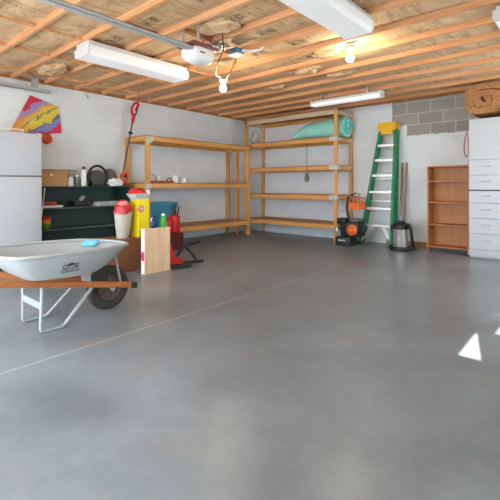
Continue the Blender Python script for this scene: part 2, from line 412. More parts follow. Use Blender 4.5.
# wire rack lying on the refrigerator
def rack():
    t_ = thing('wire_rack', 'white wire rack lying on top of the refrigerator', 'rack', (-5.95, 1.72, 1.79))
    fr = MB().tube([(-6.25,1.48,1.80), (-5.74,1.48,1.80), (-5.74,1.98,1.80), (-6.25,1.98,1.80)], .006, closed=True)
    fr.tube([(-6.25,1.48,1.835), (-5.74,1.48,1.835), (-5.74,1.98,1.835), (-6.25,1.98,1.835)], .006, closed=True)
    for p in ((-6.25,1.48), (-5.74,1.48), (-5.74,1.98), (-6.25,1.98)): fr.tube([(p[0],p[1],1.796), (p[0],p[1],1.838)], .006)
    fr.build('frame', white_pl, t_, True)
    w = MB()
    for i in range(9): w.tube([(-6.25, 1.53+i*.05, 1.80), (-5.74, 1.53+i*.05, 1.80)], .0035, 6)
    w.build('wires', white_pl, t_, True)
rack()

# ------------------------------------------------------------------ kite on the wall
def kite():
    m, t, b = nt('tie_dye_cloth'); L = t.links.new
    tc = N(t, 'ShaderNodeTexCoord'); sx = N(t, 'ShaderNodeSeparateXYZ'); L(tc.outputs['Object'], sx.inputs[0])
    Apt, Bpt, Cpt, Dpt = (2.294,2.447), (2.712,2.329), (2.758,1.924), (1.99,1.80)
    ax = Vector((Bpt[0]-Dpt[0], Bpt[1]-Dpt[1])).normalized()      # spine, tail to nose
    # signed distance across the spine, in metres
    mp = N(t, 'ShaderNodeVectorMath', operation='DOT_PRODUCT'); mp.inputs[1].default_value = (0, -ax.y, ax.x)
    org = N(t, 'ShaderNodeVectorMath', operation='SUBTRACT'); org.inputs[1].default_value = (0, Dpt[0]-2.35, Dpt[1]-1.8)
    L(tc.outputs['Object'], org.inputs[0]); L(org.outputs[0], mp.inputs[0])
    nz = N(t, 'ShaderNodeTexNoise', Scale=5.0, Detail=3.0, Distortion=.8); L(tc.outputs['Object'], nz.inputs['Vector'])
    k = N(t, 'ShaderNodeMath', operation='MULTIPLY_ADD'); k.inputs[1].default_value = .26; k.inputs[2].default_value = -.13
    L(nz.outputs['Fac'], k.inputs[0])
    s_ = N(t, 'ShaderNodeMath', operation='ADD'); L(mp.outputs['Value'], s_.inputs[0]); L(k.outputs[0], s_.inputs[1])
    mr = N(t, 'ShaderNodeMapRange'); mr.inputs['From Min'].default_value = -.36; mr.inputs['From Max'].default_value = .36
    L(s_.outputs[0], mr.inputs['Value'])
    r = N(t, 'ShaderNodeValToRGB'); E = r.color_ramp.elements
    stops = [(0,(206,40,72)), (.20,(216,46,80)), (.24,(120,132,190)), (.31,(126,140,196)), (.34,(60,70,110)), (.37,(216,196,74)), (.47,(222,206,84)), (.50,(90,110,60)), (.53,(220,200,90)), (.64,(228,150,60)), (.70,(130,136,190)), (.76,(150,140,190)), (.80,(206,44,72)), (1,(200,36,64))]
    E[0].position = 0; E[0].color = col(srgb(*stops[0][1])); E[1].position = 1; E[1].color = col(srgb(*stops[-1][1]))
    for p, cc in stops[1:-1]:
        e = E.new(p); e.color = col(srgb(*cc))
    L(mr.outputs[0], r.inputs['Fac'])
    # warm orange towards the tail end of the dye pattern
    dl = N(t, 'ShaderNodeVectorMath', operation='DOT_PRODUCT'); dl.inputs[1].default_value = (0, ax.x, ax.y); L(org.outputs[0], dl.inputs[0])
    m2 = N(t, 'ShaderNodeMapRange'); m2.inputs['From Min'].default_value = .42; m2.inputs['From Max'].default_value = .1; L(dl.outputs['Value'], m2.inputs['Value'])
    m3 = N(t, 'ShaderNodeMath', operation='MULTIPLY'); m3.inputs[1].default_value = .8; L(m2.outputs[0], m3.inputs[0])
    mx = N(t, 'ShaderNodeMixRGB'); mx.inputs['Color2'].default_value = col(srgb(226,120,50)); L(m3.outputs[0], mx.inputs['Fac']); L(r.outputs['Color'], mx.inputs['Color1'])
    L(mx.outputs[0], b.inputs['Base Color']); b.inputs['Roughness'].default_value = .7
    root = thing('kite', 'rainbow tie-dye diamond kite leaning on the wall above the refrigerator', 'kite', (-6.36, 2.35, 1.8))
    P3 = lambda p: Vector((-6.375+.0*(p[1]), p[0], p[1]))
    MB().prism([P3(p) for p in (Apt, Bpt, Cpt, Dpt)], (.005, 0, 0)).build('sail', m, root)
    MB().tube([P3(Bpt)+Vector((-.005,0,0)), P3(Dpt)+Vector((-.005,0,0))], .004, 6).build('spar', black, root, True)
    MB().tube([P3(Apt)+Vector((-.012,0,0)), P3(Cpt)+Vector((-.012,0,0))], .004, 6).build('spar', dark, root, True)
    tl = MB().tube([P3((2.60,1.90)), (-6.355,2.53,1.88), (-6.34,2.52,1.84)], .004, 6).build('tail_string', orange, root, True)
    MB().blob((-6.32, 2.516, 1.805), .075, .25, 7, 4, (.6,1,1), 3).build('tail_pompom', mat('orange_red_pompom', srgb(222,84,48), .8, var=.3, scale=40), root, True, 80)
kite()
o = MB().tube([(XL, 3.16, 2.62), (XL+.03, 3.16, 2.61), (XL+.045, 3.17, 2.575), (XL+.03, 3.19, 2.545), (XL+.02, 3.22, 2.56)], .008).build('wall_hook', galv, None, True)
tag(o, 'small metal hook high on the left wall', 'hook')

# garage door track
def track():
    r = thing('door_track', 'galvanised overhead door track hung along the left wall', 'track', (-6.2, 1, 2.5))
    x, y0, y1 = -6.2, -.5, 2.52
    m_ = MB(); m_.bx(x-.03, x+.03, y0, y1, 2.522, 2.528); m_.bx(x+.024, x+.03, y0, y1, 2.48, 2.528); m_.bx(x-.03, x-.024, y0, y1, 2.48, 2.528); m_.bx(x+.012, x+.03, y0, y1, 2.48, 2.486)
    m_.build('rail', galv, r)
    b = MB().bx(x-.006, x-.001, 2.25, 2.35, 2.528, 2.70); b.bx(x-.006, x+.04, 2.25, 2.255, 2.528, 2.70); b.bar((x, 2.29, 2.655), (x+.22, 2.06, 2.66), .04, .006)
    b.build('hanger', galv, r)
    MB().bx(x-.02, x+.034, 2.275, 2.315, 2.528, 2.536).build('bolt_plate', galv, r)
track()

# ------------------------------------------------------------------ ceiling lamps
def wrap_lamp(x0, x1, y0, y1, zb, label, along='Y', m=lens):
    r = thing('ceiling_light', label, 'ceiling light', ((x0+x1)/2, (y0+y1)/2, H), 'fluorescent ceiling lights')
    zt = H
    MB().bx(x0+.02, x1-.02, y0+.01, y1-.01, zb+.09, zt, .004).build('housing', white_paint, r)
    if along == 'Y':
        prof = [(x0, zb+.10), (x0, zb+.03), (x0+.03, zb), (x1-.03, zb), (x1, zb+.03), (x1, zb+.10)]
        MB().prism([(p[0], y0+.012, p[1]) for p in prof], (0, y1-y0-.024, 0)).build('diffuser', m, r)
        for a in (y0, y1-.012):
            MB().prism([(p[0]+(.004 if p[0] > (x0+x1)/2 else -.004), a, p[1]-.003) for p in prof], (0, .012, 0)).build('end_cap', white_paint, r)
    return r
wrap_lamp(-4.36, -4.04, 2.03, 3.40, 2.495, 'white wrap fluorescent light on the ceiling left of the door opener')
wrap_lamp(-1.83, -1.52, 2.12, 3.46, 2.495, 'white wrap fluorescent light nearest the lit ceiling bulb without wires')
wrap_lamp(-.665, -.36, 3.97, 5.25, 2.515, 'white wrap fluorescent light cut by the right picture edge')
def strip_lamp():
    x0, x1, y0, y1 = -3.78, -2.52, 5.98, 6.10
    r = thing('ceiling_light', 'long narrow white strip light above the end of the tall shelving', 'ceiling light', (-3.15, 6.04, H), 'fluorescent ceiling lights')
    MB().bx(x0, x1, y0, y1, 2.53, 2.58, .006).build('housing', white_paint, r)
    MB().bx(x0+.01, x1-.01, y0-.02, y1+.02, 2.49, 2.535, .012).build('diffuser', strip_lens, r, True)
    for x in (-3.6, -2.75): MB().bx(x-.015, x+.015, y0+.03, y1-.03, 2.58, 2.70).build('hanger', galv, r)
    MB().bx(x0-.012, x0+.01, y0-.015, y1+.015, 2.485, 2.585).build('end_cap', white_paint, r)
    MB().bx(x1-.01, x1+.012, y0-.015, y1+.015, 2.485, 2.585).build('end_cap', white_paint, r)
strip_lamp()
def bulb(name, label, at, ztop):
    x, y, z = at
    r = thing(name, label, 'light bulb', (x, y, ztop))
    MB().lathe([(.055, ztop), (.058, ztop-.02), (.045, ztop-.04), (.024, ztop-.06), (.022, z+.045)], (x, y, 0), 20).build('lamp_holder', mat('grey_porcelain', srgb(150,138,124), .5), r, True)
    MB().lathe([(.015, z+.05), (.018, z+.038), (.034, z+.018), (.042, z-.006), (.038, z-.028), (.022, z-.046), (.004, z-.052)], (x, y, 0), 20).build('glass_bulb', bulb_m, r, True)
    return r
bulb('light_bulb', 'lit bare bulb in a holder fixed to the ceiling beams', (-2.055, 4.05, 2.52), 2.645)
rb = bulb('light_bulb', 'lit bare bulb dangling on wires beside the door opener', (-3.50, 3.50, 2.315), 2.43)
wr = MB()
wr.tube([(-2.87,2.86,2.64), (-2.89,2.90,2.50), (-3.16,3.05,2.42), (-3.38,3.26,2.40), (-3.48,3.46,2.425)], .006)
wr.tube([(-3.50,3.50,2.42), (-3.42,3.48,2.41), (-3.30,3.42,2.45), (-3.21,3.38,2.50), (-3.17,3.37,2.555), (-3.15,3.365,2.56)], .006)
wr.build('lamp_wire', black, rb, True)
wy = MB().tube([(-3.155,3.37,2.60), (-3.16,3.375,2.54), (-3.18,3.39,2.47)], .008).build('yellow_cable', lad_yellow, rb, True)

# ------------------------------------------------------------------ garage door opener
def opener():
    r = thing('door_opener', 'white garage door opener motor hung on the ceiling with its rail', 'door opener', (-3.0, 2.66, H))
    cx, cy = -2.99, 2.64
    rings = []
    for z, sx, sy in ((2.445,.112,.150), (2.42,.122,.165), (2.37,.12,.16), (2.335,.10,.135), (2.312,.065,.09), (2.305,.02,.03)):
        ring = []
        for j in range(32):
            a = 2*PI*j/32; e = .6
            ca, sa = math.cos(a), math.sin(a)
            ring.append((cx+sx*math.copysign(abs(ca)**e, ca), cy+sy*math.copysign(abs(sa)**e, sa), z))
        rings.append(ring)
    MB().loft(rings).build('light_lens', white_pl, r, True, 60)
    MB().bx(cx-.125, cx+.125, cy-.17, cy+.17, 2.446, 2.485, .012).build('motor_cover', openbrown, r, True)
    MB().bx(cx+.116, cx+.124, cy-.08, cy-.02, 2.385, 2.398, .002).build('name_badge', dark, r)
    rl = MB(); rl.bx(-2.96, -2.90, -.45, cy-.12, 2.43, 2.435); rl.bx(-2.96, -2.952, -.45, cy-.12, 2.40, 2.435); rl.bx(-2.908, -2.90, -.45, cy-.12, 2.40, 2.435); rl.bx(-2.96,-2.90,-.45, cy-.12, 2.40,2.405)
    rl.build('rail', mat('pale_zinc_rail', srgb(186,188,188), .5, .15), r)
    MB().bx(-2.938, -2.922, -.45, cy-.1, 2.412, 2.42).build('chain', dark, r)
    for p, q in (((cx-.11,cy-.1,2.48), (cx-.11,cy-.1,2.655)), ((cx+.11,cy-.1,2.48), (cx+.11,cy-.1,2.655)), ((cx-.10,cy+.13,2.48), (cx-.14,cy+.20,2.655))):
        MB().bar(p, q, .03, .004, (1,0,0)).build('hanging_strap', galv, r)
opener()
o = MB().blob((-3.13, 3.0, 2.608), .078, .6, 6, 4, (1.7,1.35,.45), 8).build('hanging_foil', foil, None, False)
tag(o, 'crumpled silvery foil bundle above the door opener', 'foil')
def jbox():
    r = thing('junction_box', 'blue electrical box under the ceiling beside the dangling bulb', 'electrical box', (-3.06, 3.28, 2.65))
    MB().bx(-3.13, -3.01, 3.23, 3.35, 2.58, 2.65, .008).build('box', jbox_blue, r, True)
    MB().bx(-3.14, -2.995, 3.22, 3.36, 2.568, 2.582, .004).build('cover', white_pl, r)
    MB().tube([(-3.0,3.3,2.62), (-2.92,3.36,2.61), (-2.84,3.42,2.62), (-2.78,3.45,2.67)], .014).build('cable', white_pl, r, True)
jbox()

# ------------------------------------------------------------------ shelving units
def shelving_left():
    x0, x1, y0, y1 = -6.38, -5.72, 3.88, 6.56
    r = thing('storage_shelving', 'three-level pine shelving along the left wall', 'shelving', ((x0+x1)/2, (y0+y1)/2, 0))
    P_ = .09; B = .038
    for z in (1.95, 1.14, .33):
        zt = z-.018; zb = z-.095
        top = z > 1.9
        MB().bx(x1-B, x1, y0 if top else y0+P_, y1-P_, zb, zt, .003).build('front_beam', wY, r)
        MB().bx(x0, x0+B, y0+P_, y1-P_, zb, zt, .003).build('rear_beam', wY, r)
        for ya in (y0, y1-B):
            MB().bx(x0+B, x1-B, ya, ya+B, zb, zt, .003).build('end_beam', wX, r)
        for ya in (5.2,):
            MB().bx(x0+B, x1-B, ya, ya+B, zb, zt-.001, .003).build('cross_beam', wX, r)
        MB().bx(x0, x1, y0+(0 if top else P_), y1-(P_ if not top else 0), zt, z, .002).build('shelf_board', wood('shelf_ply', srgb(196,140,84), srgb(164,110,58), 'Y') if z == 1.95 else bpy.data.materials['shelf_ply'], r)
    for (xa, ya, h) in ((x1-B, y0, 1.855), (x1-B, y1-P_, 1.932), (x0, y0, 1.932), (x0, y1-P_, 1.932)):
        MB().bx(xa, xa+B, ya, ya+P_, 0, h, .003).build('post', wZ, r)
    MB().bx(x0+.30, x0+.30+B, y1-P_, y1, 0, 1.845, .003).build('post', wZ, r)
    MB().prism([(x1+.001, y0, 1.93), (x1+.001, y0+.19, 1.93), (x1+.001, y0+.13, 1.845), (x1+.001, y0+.02, 1.80)], (.004, 0, 0)).build('gusset_plate', plate_metal, r)
    MB().bx(x1+.001, x1+.005, y0+.0, y0+.11, 1.045, 1.12).build('gusset_plate', plate_metal, r)
shelving_left()
def shelving_back():
    x0, x1, y0, y1 = -5.96, -3.63, 6.64, 7.28
    r = thing('storage_shelving', 'tall five-level pine shelving along the back wall corner', 'shelving', ((x0+x1)/2, (y0+y1)/2, 0))
    P_ = .07; B = .038
    for k, z in enumerate((2.53, 2.02, 1.48, .91, .36)):
        zt = z-.018; zb = z-.092
        fm = boardM if k == 0 else wX
        MB().bx(x0+(0 if k == 0 else P_), x1-P_, y0, y0+B, zb, z if k == 0 else zt, .003).build('front_beam', fm, r)
        MB().bx(x0+P_, x1-P_, y1-B, y1, zb, zt, .003).build('rear_beam', wX, r)
        for xa in (x0, x1-B):
            MB().bx(xa, xa+B, y0+B, y1-B, zb, zt, .003).build('end_beam', boardM if k == 0 else wY, r)
        MB().bx(x0+P_, x1-P_, y0+(B if k == 0 else 0), y1, zt, z, .002).build('shelf_board', bpy.data.materials['shelf_ply'], r)
        if 0 < k < 4:
            MB().bx(x1-.17, x1-.005, y0-.005, y0-.001, zb+.01, zt+.012).build('gusset_plate', plate_metal, r)
            MB().bx(x1+.001, x1+.004, y1-.16, y1-.02, zb+.01, zt).build('gusset_plate', plate_metal, r)
            MB().bx(x1+.001, x1+.004, y0+.01, y0+.12, zb+.01, zt).build('gusset_plate', plate_metal, r)
    for (xa, ya) in ((x0, y0), (x1-P_, y0), (x0, y1-B), (x1-P_, y1-B)):
        MB().bx(xa, xa+P_, ya, ya+B, 0, 2.53, .003).build('post', wZ, r)
shelving_back()

# aqua foam mat rolled on the top shelf
def foam_roll():
    m_ = MB(); zs = 2.026; y = 6.98; rings = []; n = 40
    for x, rx, rz in ((-4.80,.20,.012), (-4.74,.205,.06), (-4.62,.21,.125), (-4.45,.21,.165), (-4.2,.205,.185), (-3.9,.195,.195), (-3.60,.195,.196)):
        rings.append([(x, y+rx*math.cos(2*PI*j/n), zs+rz+rz*math.sin(2*PI*j/n)+.004*math.sin(7*j)) for j in range(n)])
    r = thing('foam_mat', 'rolled aqua foam mat on the upper shelf near the ceiling', 'mat', (-4.2, y, zs))
    m_.loft(rings).build('roll', aqua, r, True, 60)
    sp = MB(); A, B = [], []
    for i in range(90):
        a = i*.16; q = 1-i/100
        for lst, k in ((A, q), (B, q-.035)):
            lst.append((y+.196*k*math.cos(a), zs+.196+.196*k*math.sin(a)))
    sp.loft([[(-3.60, p[0], p[1]) for p in A], [(-3.572, p[0], p[1]) for p in A], [(-3.572, p[0], p[1]) for p in B], [(-3.60, p[0], p[1]) for p in B]], cap=False, closed=False)
    sp.build('rolled_end', mat('aqua_foam_edge', srgb(110,204,200), .7), r, True)
foam_roll()
o = MB().blob((-6.02, 7.05, 2.19), .17, .35, 5, 4, (.5,.6,1), 4, flat=-.168).build('plastic_bag', clear_pl, None, False)
tag(o, 'crumpled clear plastic bag on the upper shelf in the room corner', 'bag')
# cord hanging in front of the tall shelving
r = thing('hanging_lamp_socket', 'grey lamp socket hanging on a cord from the second shelf down', 'lamp socket', (-4.28, 6.61, 1.93))
MB().tube([(-4.284,6.645,1.915), (-4.284,6.625,1.90), (-4.284,6.618,1.80), (-4.282,6.618,1.34)], .006).build('cord', dark, r, True)
MB().lathe([(.012,1.345), (.03,1.335), (.034,1.28), (.052,1.26), (.05,1.20), (.038,1.19), (.035,1.165), (.01,1.15)], (-4.282,6.615,0), 16).build('socket', mat('grey_bakelite', srgb(120,118,112), .6), r, True)

# ------------------------------------------------------------------ dark green shelf unit
GX0, GX1, GY0, GY1 = -6.37, -5.98, 2.26, 3.74
def green_unit():
    r = thing('green_shelf_unit', 'low dark green shelf unit between refrigerator and pine shelving', 'shelf unit', ((GX0+GX1)/2, (GY0+GY1)/2, 0))
    MB().bx(GX0, GX0+.012, GY0, GY1, .02, 1.06).build('back_panel', green_sh, r)
    for y in (GY0, GY1-.02): MB().bx(GX0+.012, GX1-.02, y, y+.02, 0, 1.06).build('side_panel', green_sh, r)
    for z in (1.08, .765, .45, .14):
        MB().bx(GX0+.012, GX1, GY0+(.02 if z < 1 else 0), GY1-(.02 if z < 1 else 0), z-.022, z, .004).build('shelf', green_sh if z > 1 else green_shelf, r)
green_unit()
o = MB().bar((-5.955, 2.222, .0), (-5.969, 2.345, 1.06), .014, .010).build('thin_rod', white_pl)
tag(o, 'thin white rod leaning on the green shelf unit front', 'rod')
gz = 1.081
def carton():
    r = thing('cardboard_box', 'open-flap cardboard box on the green shelf unit beside the refrigerator', 'box', (-6.2, 2.51, gz))
    MB().bx(-6.34, -6.06, 2.30, 2.71, gz, gz+.20, .003).build('body', cardb, r)
    MB().bx(-6.345, -6.04, 2.295, 2.715, gz+.20, gz+.235, .003).build('lid', cardb, r)
    MB().bx(-6.058, -6.055, 2.45, 2.50, gz+.15, gz+.19).build('tape', mat('pale_tape', srgb(214,196,166), .5), r)
carton()
o = MB().bx(-6.30, -6.10, 2.36, 2.88, gz+.236, gz+.252, .003).build('thin_board', mat('grey_brown_board', srgb(140,116,96), .6))
tag(o, 'thin board lying across the cardboard box', 'board')
def jar(y, h, mm, label):
    r = thing('glass_jar', label, 'jar', (-6.08, y, gz))
    MB().lathe([(.042, gz), (.046, gz+.02), (.046, gz+h-.04), (.040, gz+h-.025)], (-6.08, y, 0), 20).build('body', mm, r, True)
    MB().lathe([(.043, gz+h-.025), (.043, gz+h)], (-6.08, y, 0), 20).build('lid', galv, r, True)
jar(2.772, .14, mat('cloudy_glass', srgb(206,210,204), .3), 'cloudy glass jar next to the cardboard box')
jar(2.872, .17, mat('green_glass', srgb(88,106,74), .3), 'green glass jar beside the tall white bottle')
def bottle(name, x, y, z, h, rad, mb, mc, label, cat='bottle'):
    r = thing(name, label, cat, (x, y, z))
    MB().lathe([(rad*.95, z), (rad, z+.01), (rad, z+h*.68), (rad*.85, z+h*.76), (rad*.45, z+h*.82), (rad*.45, z+h*.86)], (x, y, 0), 20).build('body', mb, r, True)
    MB().lathe([(rad*.55, z+h*.86), (rad*.55, z+h*.99), (rad*.4, z+h)], (x, y, 0), 16).build('cap', mc, r, True)
bottle('white_bottle', -6.06, 2.965, gz, .31, .040, white_pl, black, 'tall white bottle with black cap on the green shelf unit')
def hose_reel():
    r = thing('black_reel', 'round black reel with a hoop handle on the green shelf unit', 'reel', (-6.1, 3.24, gz))
    cy, cz = 3.205, gz+.131
    MB().lathe([(.11,-.07), (.13,-.06), (.13,.05), (.118,.07), (.05,.075)], (-6.12, cy, cz), 28, 'X').build('drum', mat('charcoal_drum', srgb(74,72,68), .6, var=.2), r, True)
    pts = [(-6.06, cy-.01+.158*math.cos(a), gz+.14+.19*math.sin(a)) for a in [PI*(-.14+1.28*i/18) for i in range(19)]]
    MB().tube(pts, .020, 10).build('hoop_handle', black, r, True)
    MB().bx(-6.16, -6.03, cy-.12, cy+.10, gz, gz+.03, .006).build('base', black, r)
hose_reel()
def dome():
    r = thing('grey_helmet', 'grey dome helmet behind the white plastic bag', 'helmet', (-6.2, 3.50, gz))
    prof = [(.140, gz), (.140, gz+.012), (.128, gz+.02)]+[(.128*math.cos(a), gz+.10+.20*math.sin(a)) for a in [i*PI/2/8 for i in range(8)]]+[(.004, gz+.30)]
    MB().lathe(prof, (-6.215, 3.49, 0), 28).build('shell', hatgrey, r, True, 60)
dome()
o = MB().blob((-6.0, 3.475, gz+.054), .10, .5, 5, 4, (.62,1.2,.66), 6, flat=-.053).build('white_bag', white_pl, None, False)
tag(o, 'crumpled white plastic bag at the green shelf unit edge', 'bag')
def trimmer():
    r = thing('string_trimmer', 'string trimmer upside down with red handle reaching the ceiling', 'string trimmer', (-6.1, 3.66, gz))
    a, b = Vector((-6.10, 3.655, gz+.14)), Vector((-6.20, 4.005, 2.60))
    P_ = lambda f: a.lerp(b, f)
    MB().tube([P_(0), P_(.80)], .012, 10).build('shaft', dark, r, True)
    MB().blob((-6.06,3.665,gz+.13), .1, .15, 4, 3, (.75,.55,1.35), 2, flat=-.129).build('guard', mat('orange_red_guard', srgb(206,84,48), .5), r, True, 80)
    MB().lathe([(.022,-.02), (.028,0), (.028,.05), (.02,.06)], (-6.03, 3.655, gz+.17), 16, 'X').build('line_spool', black, r, True)
    d = (b-a).normalized(); s_ = Vector((0,1,-d.y/d.z)).normalized()
    loop = [P_(.80)]+[P_(.84)-s_*.05, P_(.90)-s_*.062, P_(.965)-s_*.03, P_(.99)+s_*.03, P_(.965)+s_*.055]+[P_(.93)+s_*.03, P_(.88)+s_*.012]
    MB().tube(loop, [.028,.026,.022,.022,.026,.024,.02,.016], 10).build('loop_handle', red, r, True)
    MB().tube([P_(.70), P_(.76), P_(.83)], [.018,.032,.030], 12).build('motor_grip', red, r, True)
    MB().tube([P_(.93)+s_*.045, P_(.85)+s_*.035, P_(.80)+s_*.02], .014, 10).build('trigger_grip', black, r, True)
    MB().tube([P_(.575)-s_*.03, P_(.58)+s_*.03], .022, 10).build('clamp', black, r, True)
trimmer()
# things on the lower green shelves
s2 = .766
r = thing('white_tray', 'white tray on the green unit under the red-brown box', 'tray', (-6.1, 2.42, s2))
MB().bx(-6.28, -6.02, 2.30, 2.62, s2, s2+.012, .003).build('base', white_pl, r)
MB().tube([(-6.28,2.30,s2+.02), (-6.02,2.30,s2+.02), (-6.02,2.62,s2+.02), (-6.28,2.62,s2+.02)], .010, closed=True).build('rim', white_pl, r, True)
o = MB().bx(-6.24, -6.05, 2.34, 2.55, s2+.013, s2+.085, .008).build('red_brown_box', rustred); tag(o, 'red-brown small box on the white tray', 'box')
def drill():
    r = thing('power_drill', 'black power tool with grey knob lying on the green shelf', 'power tool', (-6.1, 2.95, s2))
    MB().bx(-6.20, -6.02, 2.80, 3.02, s2, s2+.085, .02).build('body', black, r, True)
    MB().tube([(-6.1,2.92,s2+.08), (-6.1,2.96,s2+.13), (-6.1,2.99,s2+.15)], [.035,.04,.03], 12).build('knob', mat('grey_knob', srgb(150,146,138), .4), r, True)
    MB().lathe([(.04,0), (.045,.05), (.02,.09), (.01,.14)], (-6.1, 3.0, s2+.05), 14, 'Y').build('chuck', dark, r, True)
drill()
for i, (dz, rot) in enumerate(((0,.02), (.016,-.05), (.032,.06), (.048,.0))):
    M = Matrix.Translation((-6.12, 3.34, s2+dz)) @ Matrix.Rotation(rot, 4, 'Z')
    o = MB().bx(-.11, .11, -.20+.01*i, .20+.02*i, 0, .014, .002, M).build('magazine', paper)
    tag(o, ['bottom magazine of the pile on the green shelf', 'second lowest magazine of the pile on the green shelf', 'second highest magazine of the pile on the green shelf', 'top magazine of the pile on the green shelf'][i], 'magazine', 'magazines piled on the green shelf')
def cup():
    m, t, b = nt('tricolour_plastic'); L = t.links.new
    tc = N(t, 'ShaderNodeTexCoord'); sx = N(t, 'ShaderNodeSeparateXYZ'); L(tc.outputs['Object'], sx.inputs[0])
    mr = N(t, 'ShaderNodeMapRange'); mr.inputs['From Max'].default_value = .19; L(sx.outputs['Z'], mr.inputs['Value'])
    r_ = N(t, 'ShaderNodeValToRGB'); E = r_.color_ramp.elements
    E[0].color = col(srgb(60,140,40)); E[1].color = col(srgb(190,40,30))
    for p, c_ in ((.42,(110,160,40)), (.5,(236,190,40)), (.68,(240,160,40)), (.82,(220,70,30))):
        e = E.new(p); e.color = col(srgb(*c_))
    L(mr.outputs[0], r_.inputs['Fac']); L(r_.outputs['Color'], b.inputs['Base Color']); b.inputs['Roughness'].default_value = .4
    z = .451
    o = MB().lathe([(.045,z), (.066,z+.185), (.070,z+.19), (.062,z+.185), (.042,z+.01)], (0,0,0), 24)
    bmesh.ops.translate(o.bm, verts=o.bm.verts, vec=(0,0,-z))
    o = o.build('striped_cup', m, None, True); o.location = (-6.04, 2.395, z)
    tag(o, 'red, yellow and green striped cup on the green unit shelf', 'cup')
cup()

# ------------------------------------------------------------------ boxes and buckets in the corner of the work area
def brown_box():
    r = thing('cardboard_box', 'large brown cardboard box on the floor under the red-topped bin', 'box', (-4.66, 2.76, 0))
    MB().bx(-4.86, -4.45, 2.40, 3.12, 0, .405, .004).build('body', brownbox, r)
    MB().bx(-4.865, -4.655, 2.395, 3.125, .4055, .41).build('flap', brownbox, r)
    MB().bx(-4.65, -4.445, 2.395, 3.125, .4055, .41).build('flap', brownbox, r)
brown_box()
def trash_can():
    r = thing('waste_bin', 'cream ribbed waste bin with red bag dome on the brown box', 'bin', (-4.62, 2.785, .411))
    z = .411; n = 48
    rings = [[((-4.62)+q*(1+.012*(j % 2))*math.cos(2*PI*j/n), 2.785+q*(1+.012*(j % 2))*math.sin(2*PI*j/n), z+h) for j in range(n)] for q, h in ((.078,0), (.082,.01), (.110,.31), (.118,.315), (.118,.335))]
    MB().loft(rings).build('body', cream, r, True, 30)
    MB().blob((-4.62, 2.785, z+.345), .118, .12, 3, 4, (1,1.0,1.25), 9, flat=-.03).build('red_bag', redbag, r, True, 80)
    MB().blob((-4.56, 2.755, z+.45), .05, .3, 4, 3, (.8,1.5,.6), 3).build('bag_fold', mat('pale_pink_plastic', srgb(232,150,150), .4), r, True, 80)  # pale pink lump painted as the highlight on the red bag
trash_can()
def yellow_box():
    r = thing('yellow_carton', 'tall yellow carton with a red and white emblem on the brown box', 'carton', (-4.57, 2.99, .411))
    x1 = -4.50
    MB().bx(-4.68, x1, 2.94, 3.10, .411, .915, .004).build('body', yellow, r)
    e = MB().lathe([(.046,0), (.046,.002)], (x1, 2.978, .785), 24, 'X').build('emblem', mat('emblem_pink', srgb(214,46,110), .5), r)
    MB().lathe([(.033,0), (.033,.002)], (x1+.002, 2.978, .785), 24, 'X').build('emblem_ring', white_pl, e)
    MB().tube([(x1+.005, 2.978+.020*math.cos(a), .785+.020*math.sin(a)) for a in [PI*(.25+1.6*i/12) for i in range(13)]]+[(x1+.005,2.982,.785)], .006, 6).build('emblem_letter', red, e)
yellow_box()
def tub():
    r = thing('clear_tub', 'clear plastic tub with red lid on top of the yellow carton', 'tub', (-4.57, 2.98, .916))
    z = .916; x0, x1, y0, y1 = -4.70, -4.47, 2.865, 3.145
    m_ = MB()
    for a in range(1): pass
    def rr(x0, x1, y0, y1, z, q=.05):
        pts = []
        for cx, cy, a0 in ((x1-q, y1-q, 0), (x0+q, y1-q, PI/2), (x0+q, y0+q, PI), (x1-q, y0+q, 1.5*PI)):
            for k in range(6): pts.append((cx+q*math.cos(a0+k*PI/10), cy+q*math.sin(a0+k*PI/10), z))
        return pts
    m_.loft([rr(x0+.03,x1-.03,y0+.03,y1-.03,z), rr(x0,x1,y0,y1,z+.055), rr(x0-.008,x1+.008,y0-.008,y1+.008,z+.06), rr(x0-.008,x1+.008,y0-.008,y1+.008,z+.07)]).build('tub', clear_pl, r, True)
    MB().loft([rr(x0+.01,x1-.01,y0+.01,y0+.19,z+.071), rr(x0+.02,x1-.02,y0+.02,y0+.18,z+.11), rr(x0+.06,x1-.06,y0+.06,y0+.15,z+.14)]).build('red_lid', red, r, True)
    MB().loft([rr(x0+.02,x1-.02,y0+.195,y1-.01,z+.071), rr(x0+.04,x1-.05,y0+.20,y1-.04,z+.12)]).build('white_lid', white_pl, r, True)
tub()
def panel_box():
    r = thing('plywood_case', 'shallow pale wood case standing upright on the floor', 'case', (-4.19, 2.98, 0))
    MB().bx(-4.225, -4.155, 2.795, 3.165, 0, .558, .003).build('white_back', white_pl, r)
    MB().bx(-4.155, -4.135, 2.79, 3.17, 0, .56, .003).build('wood_front', lightwood, r)
    MB().lathe([(.06,0), (.06,.003)], (-4.185, 2.7915, .22), 20, 'Y', sx=.55).build('magenta_sticker', pinkm, r)
panel_box()
bottle('spray_bottle', -4.182, 3.095, .561, .17, .042, lime, white_pl, 'lime green bottle with white cap on the plywood case')
def blue_bottle():
    r = thing('blue_spray', 'navy blue spray bottle standing on the plywood case', 'bottle', (-4.182, 2.95, .561))
    z = .561
    MB().lathe([(.030,z), (.034,z+.01), (.034,z+.085), (.014,z+.115), (.014,z+.13)], (-4.182,2.95,0), 18, sy=1.2).build('body', navy, r, True)
    MB().bx(-4.204, -4.16, 2.915, 2.975, z+.13, z+.155, .006).build('trigger_head', navy, r, True)
    MB().bar((-4.182,2.925,z+.132), (-4.182,2.905,z+.085), .012, .01).build('trigger', white_pl, r)
blue_bottle()
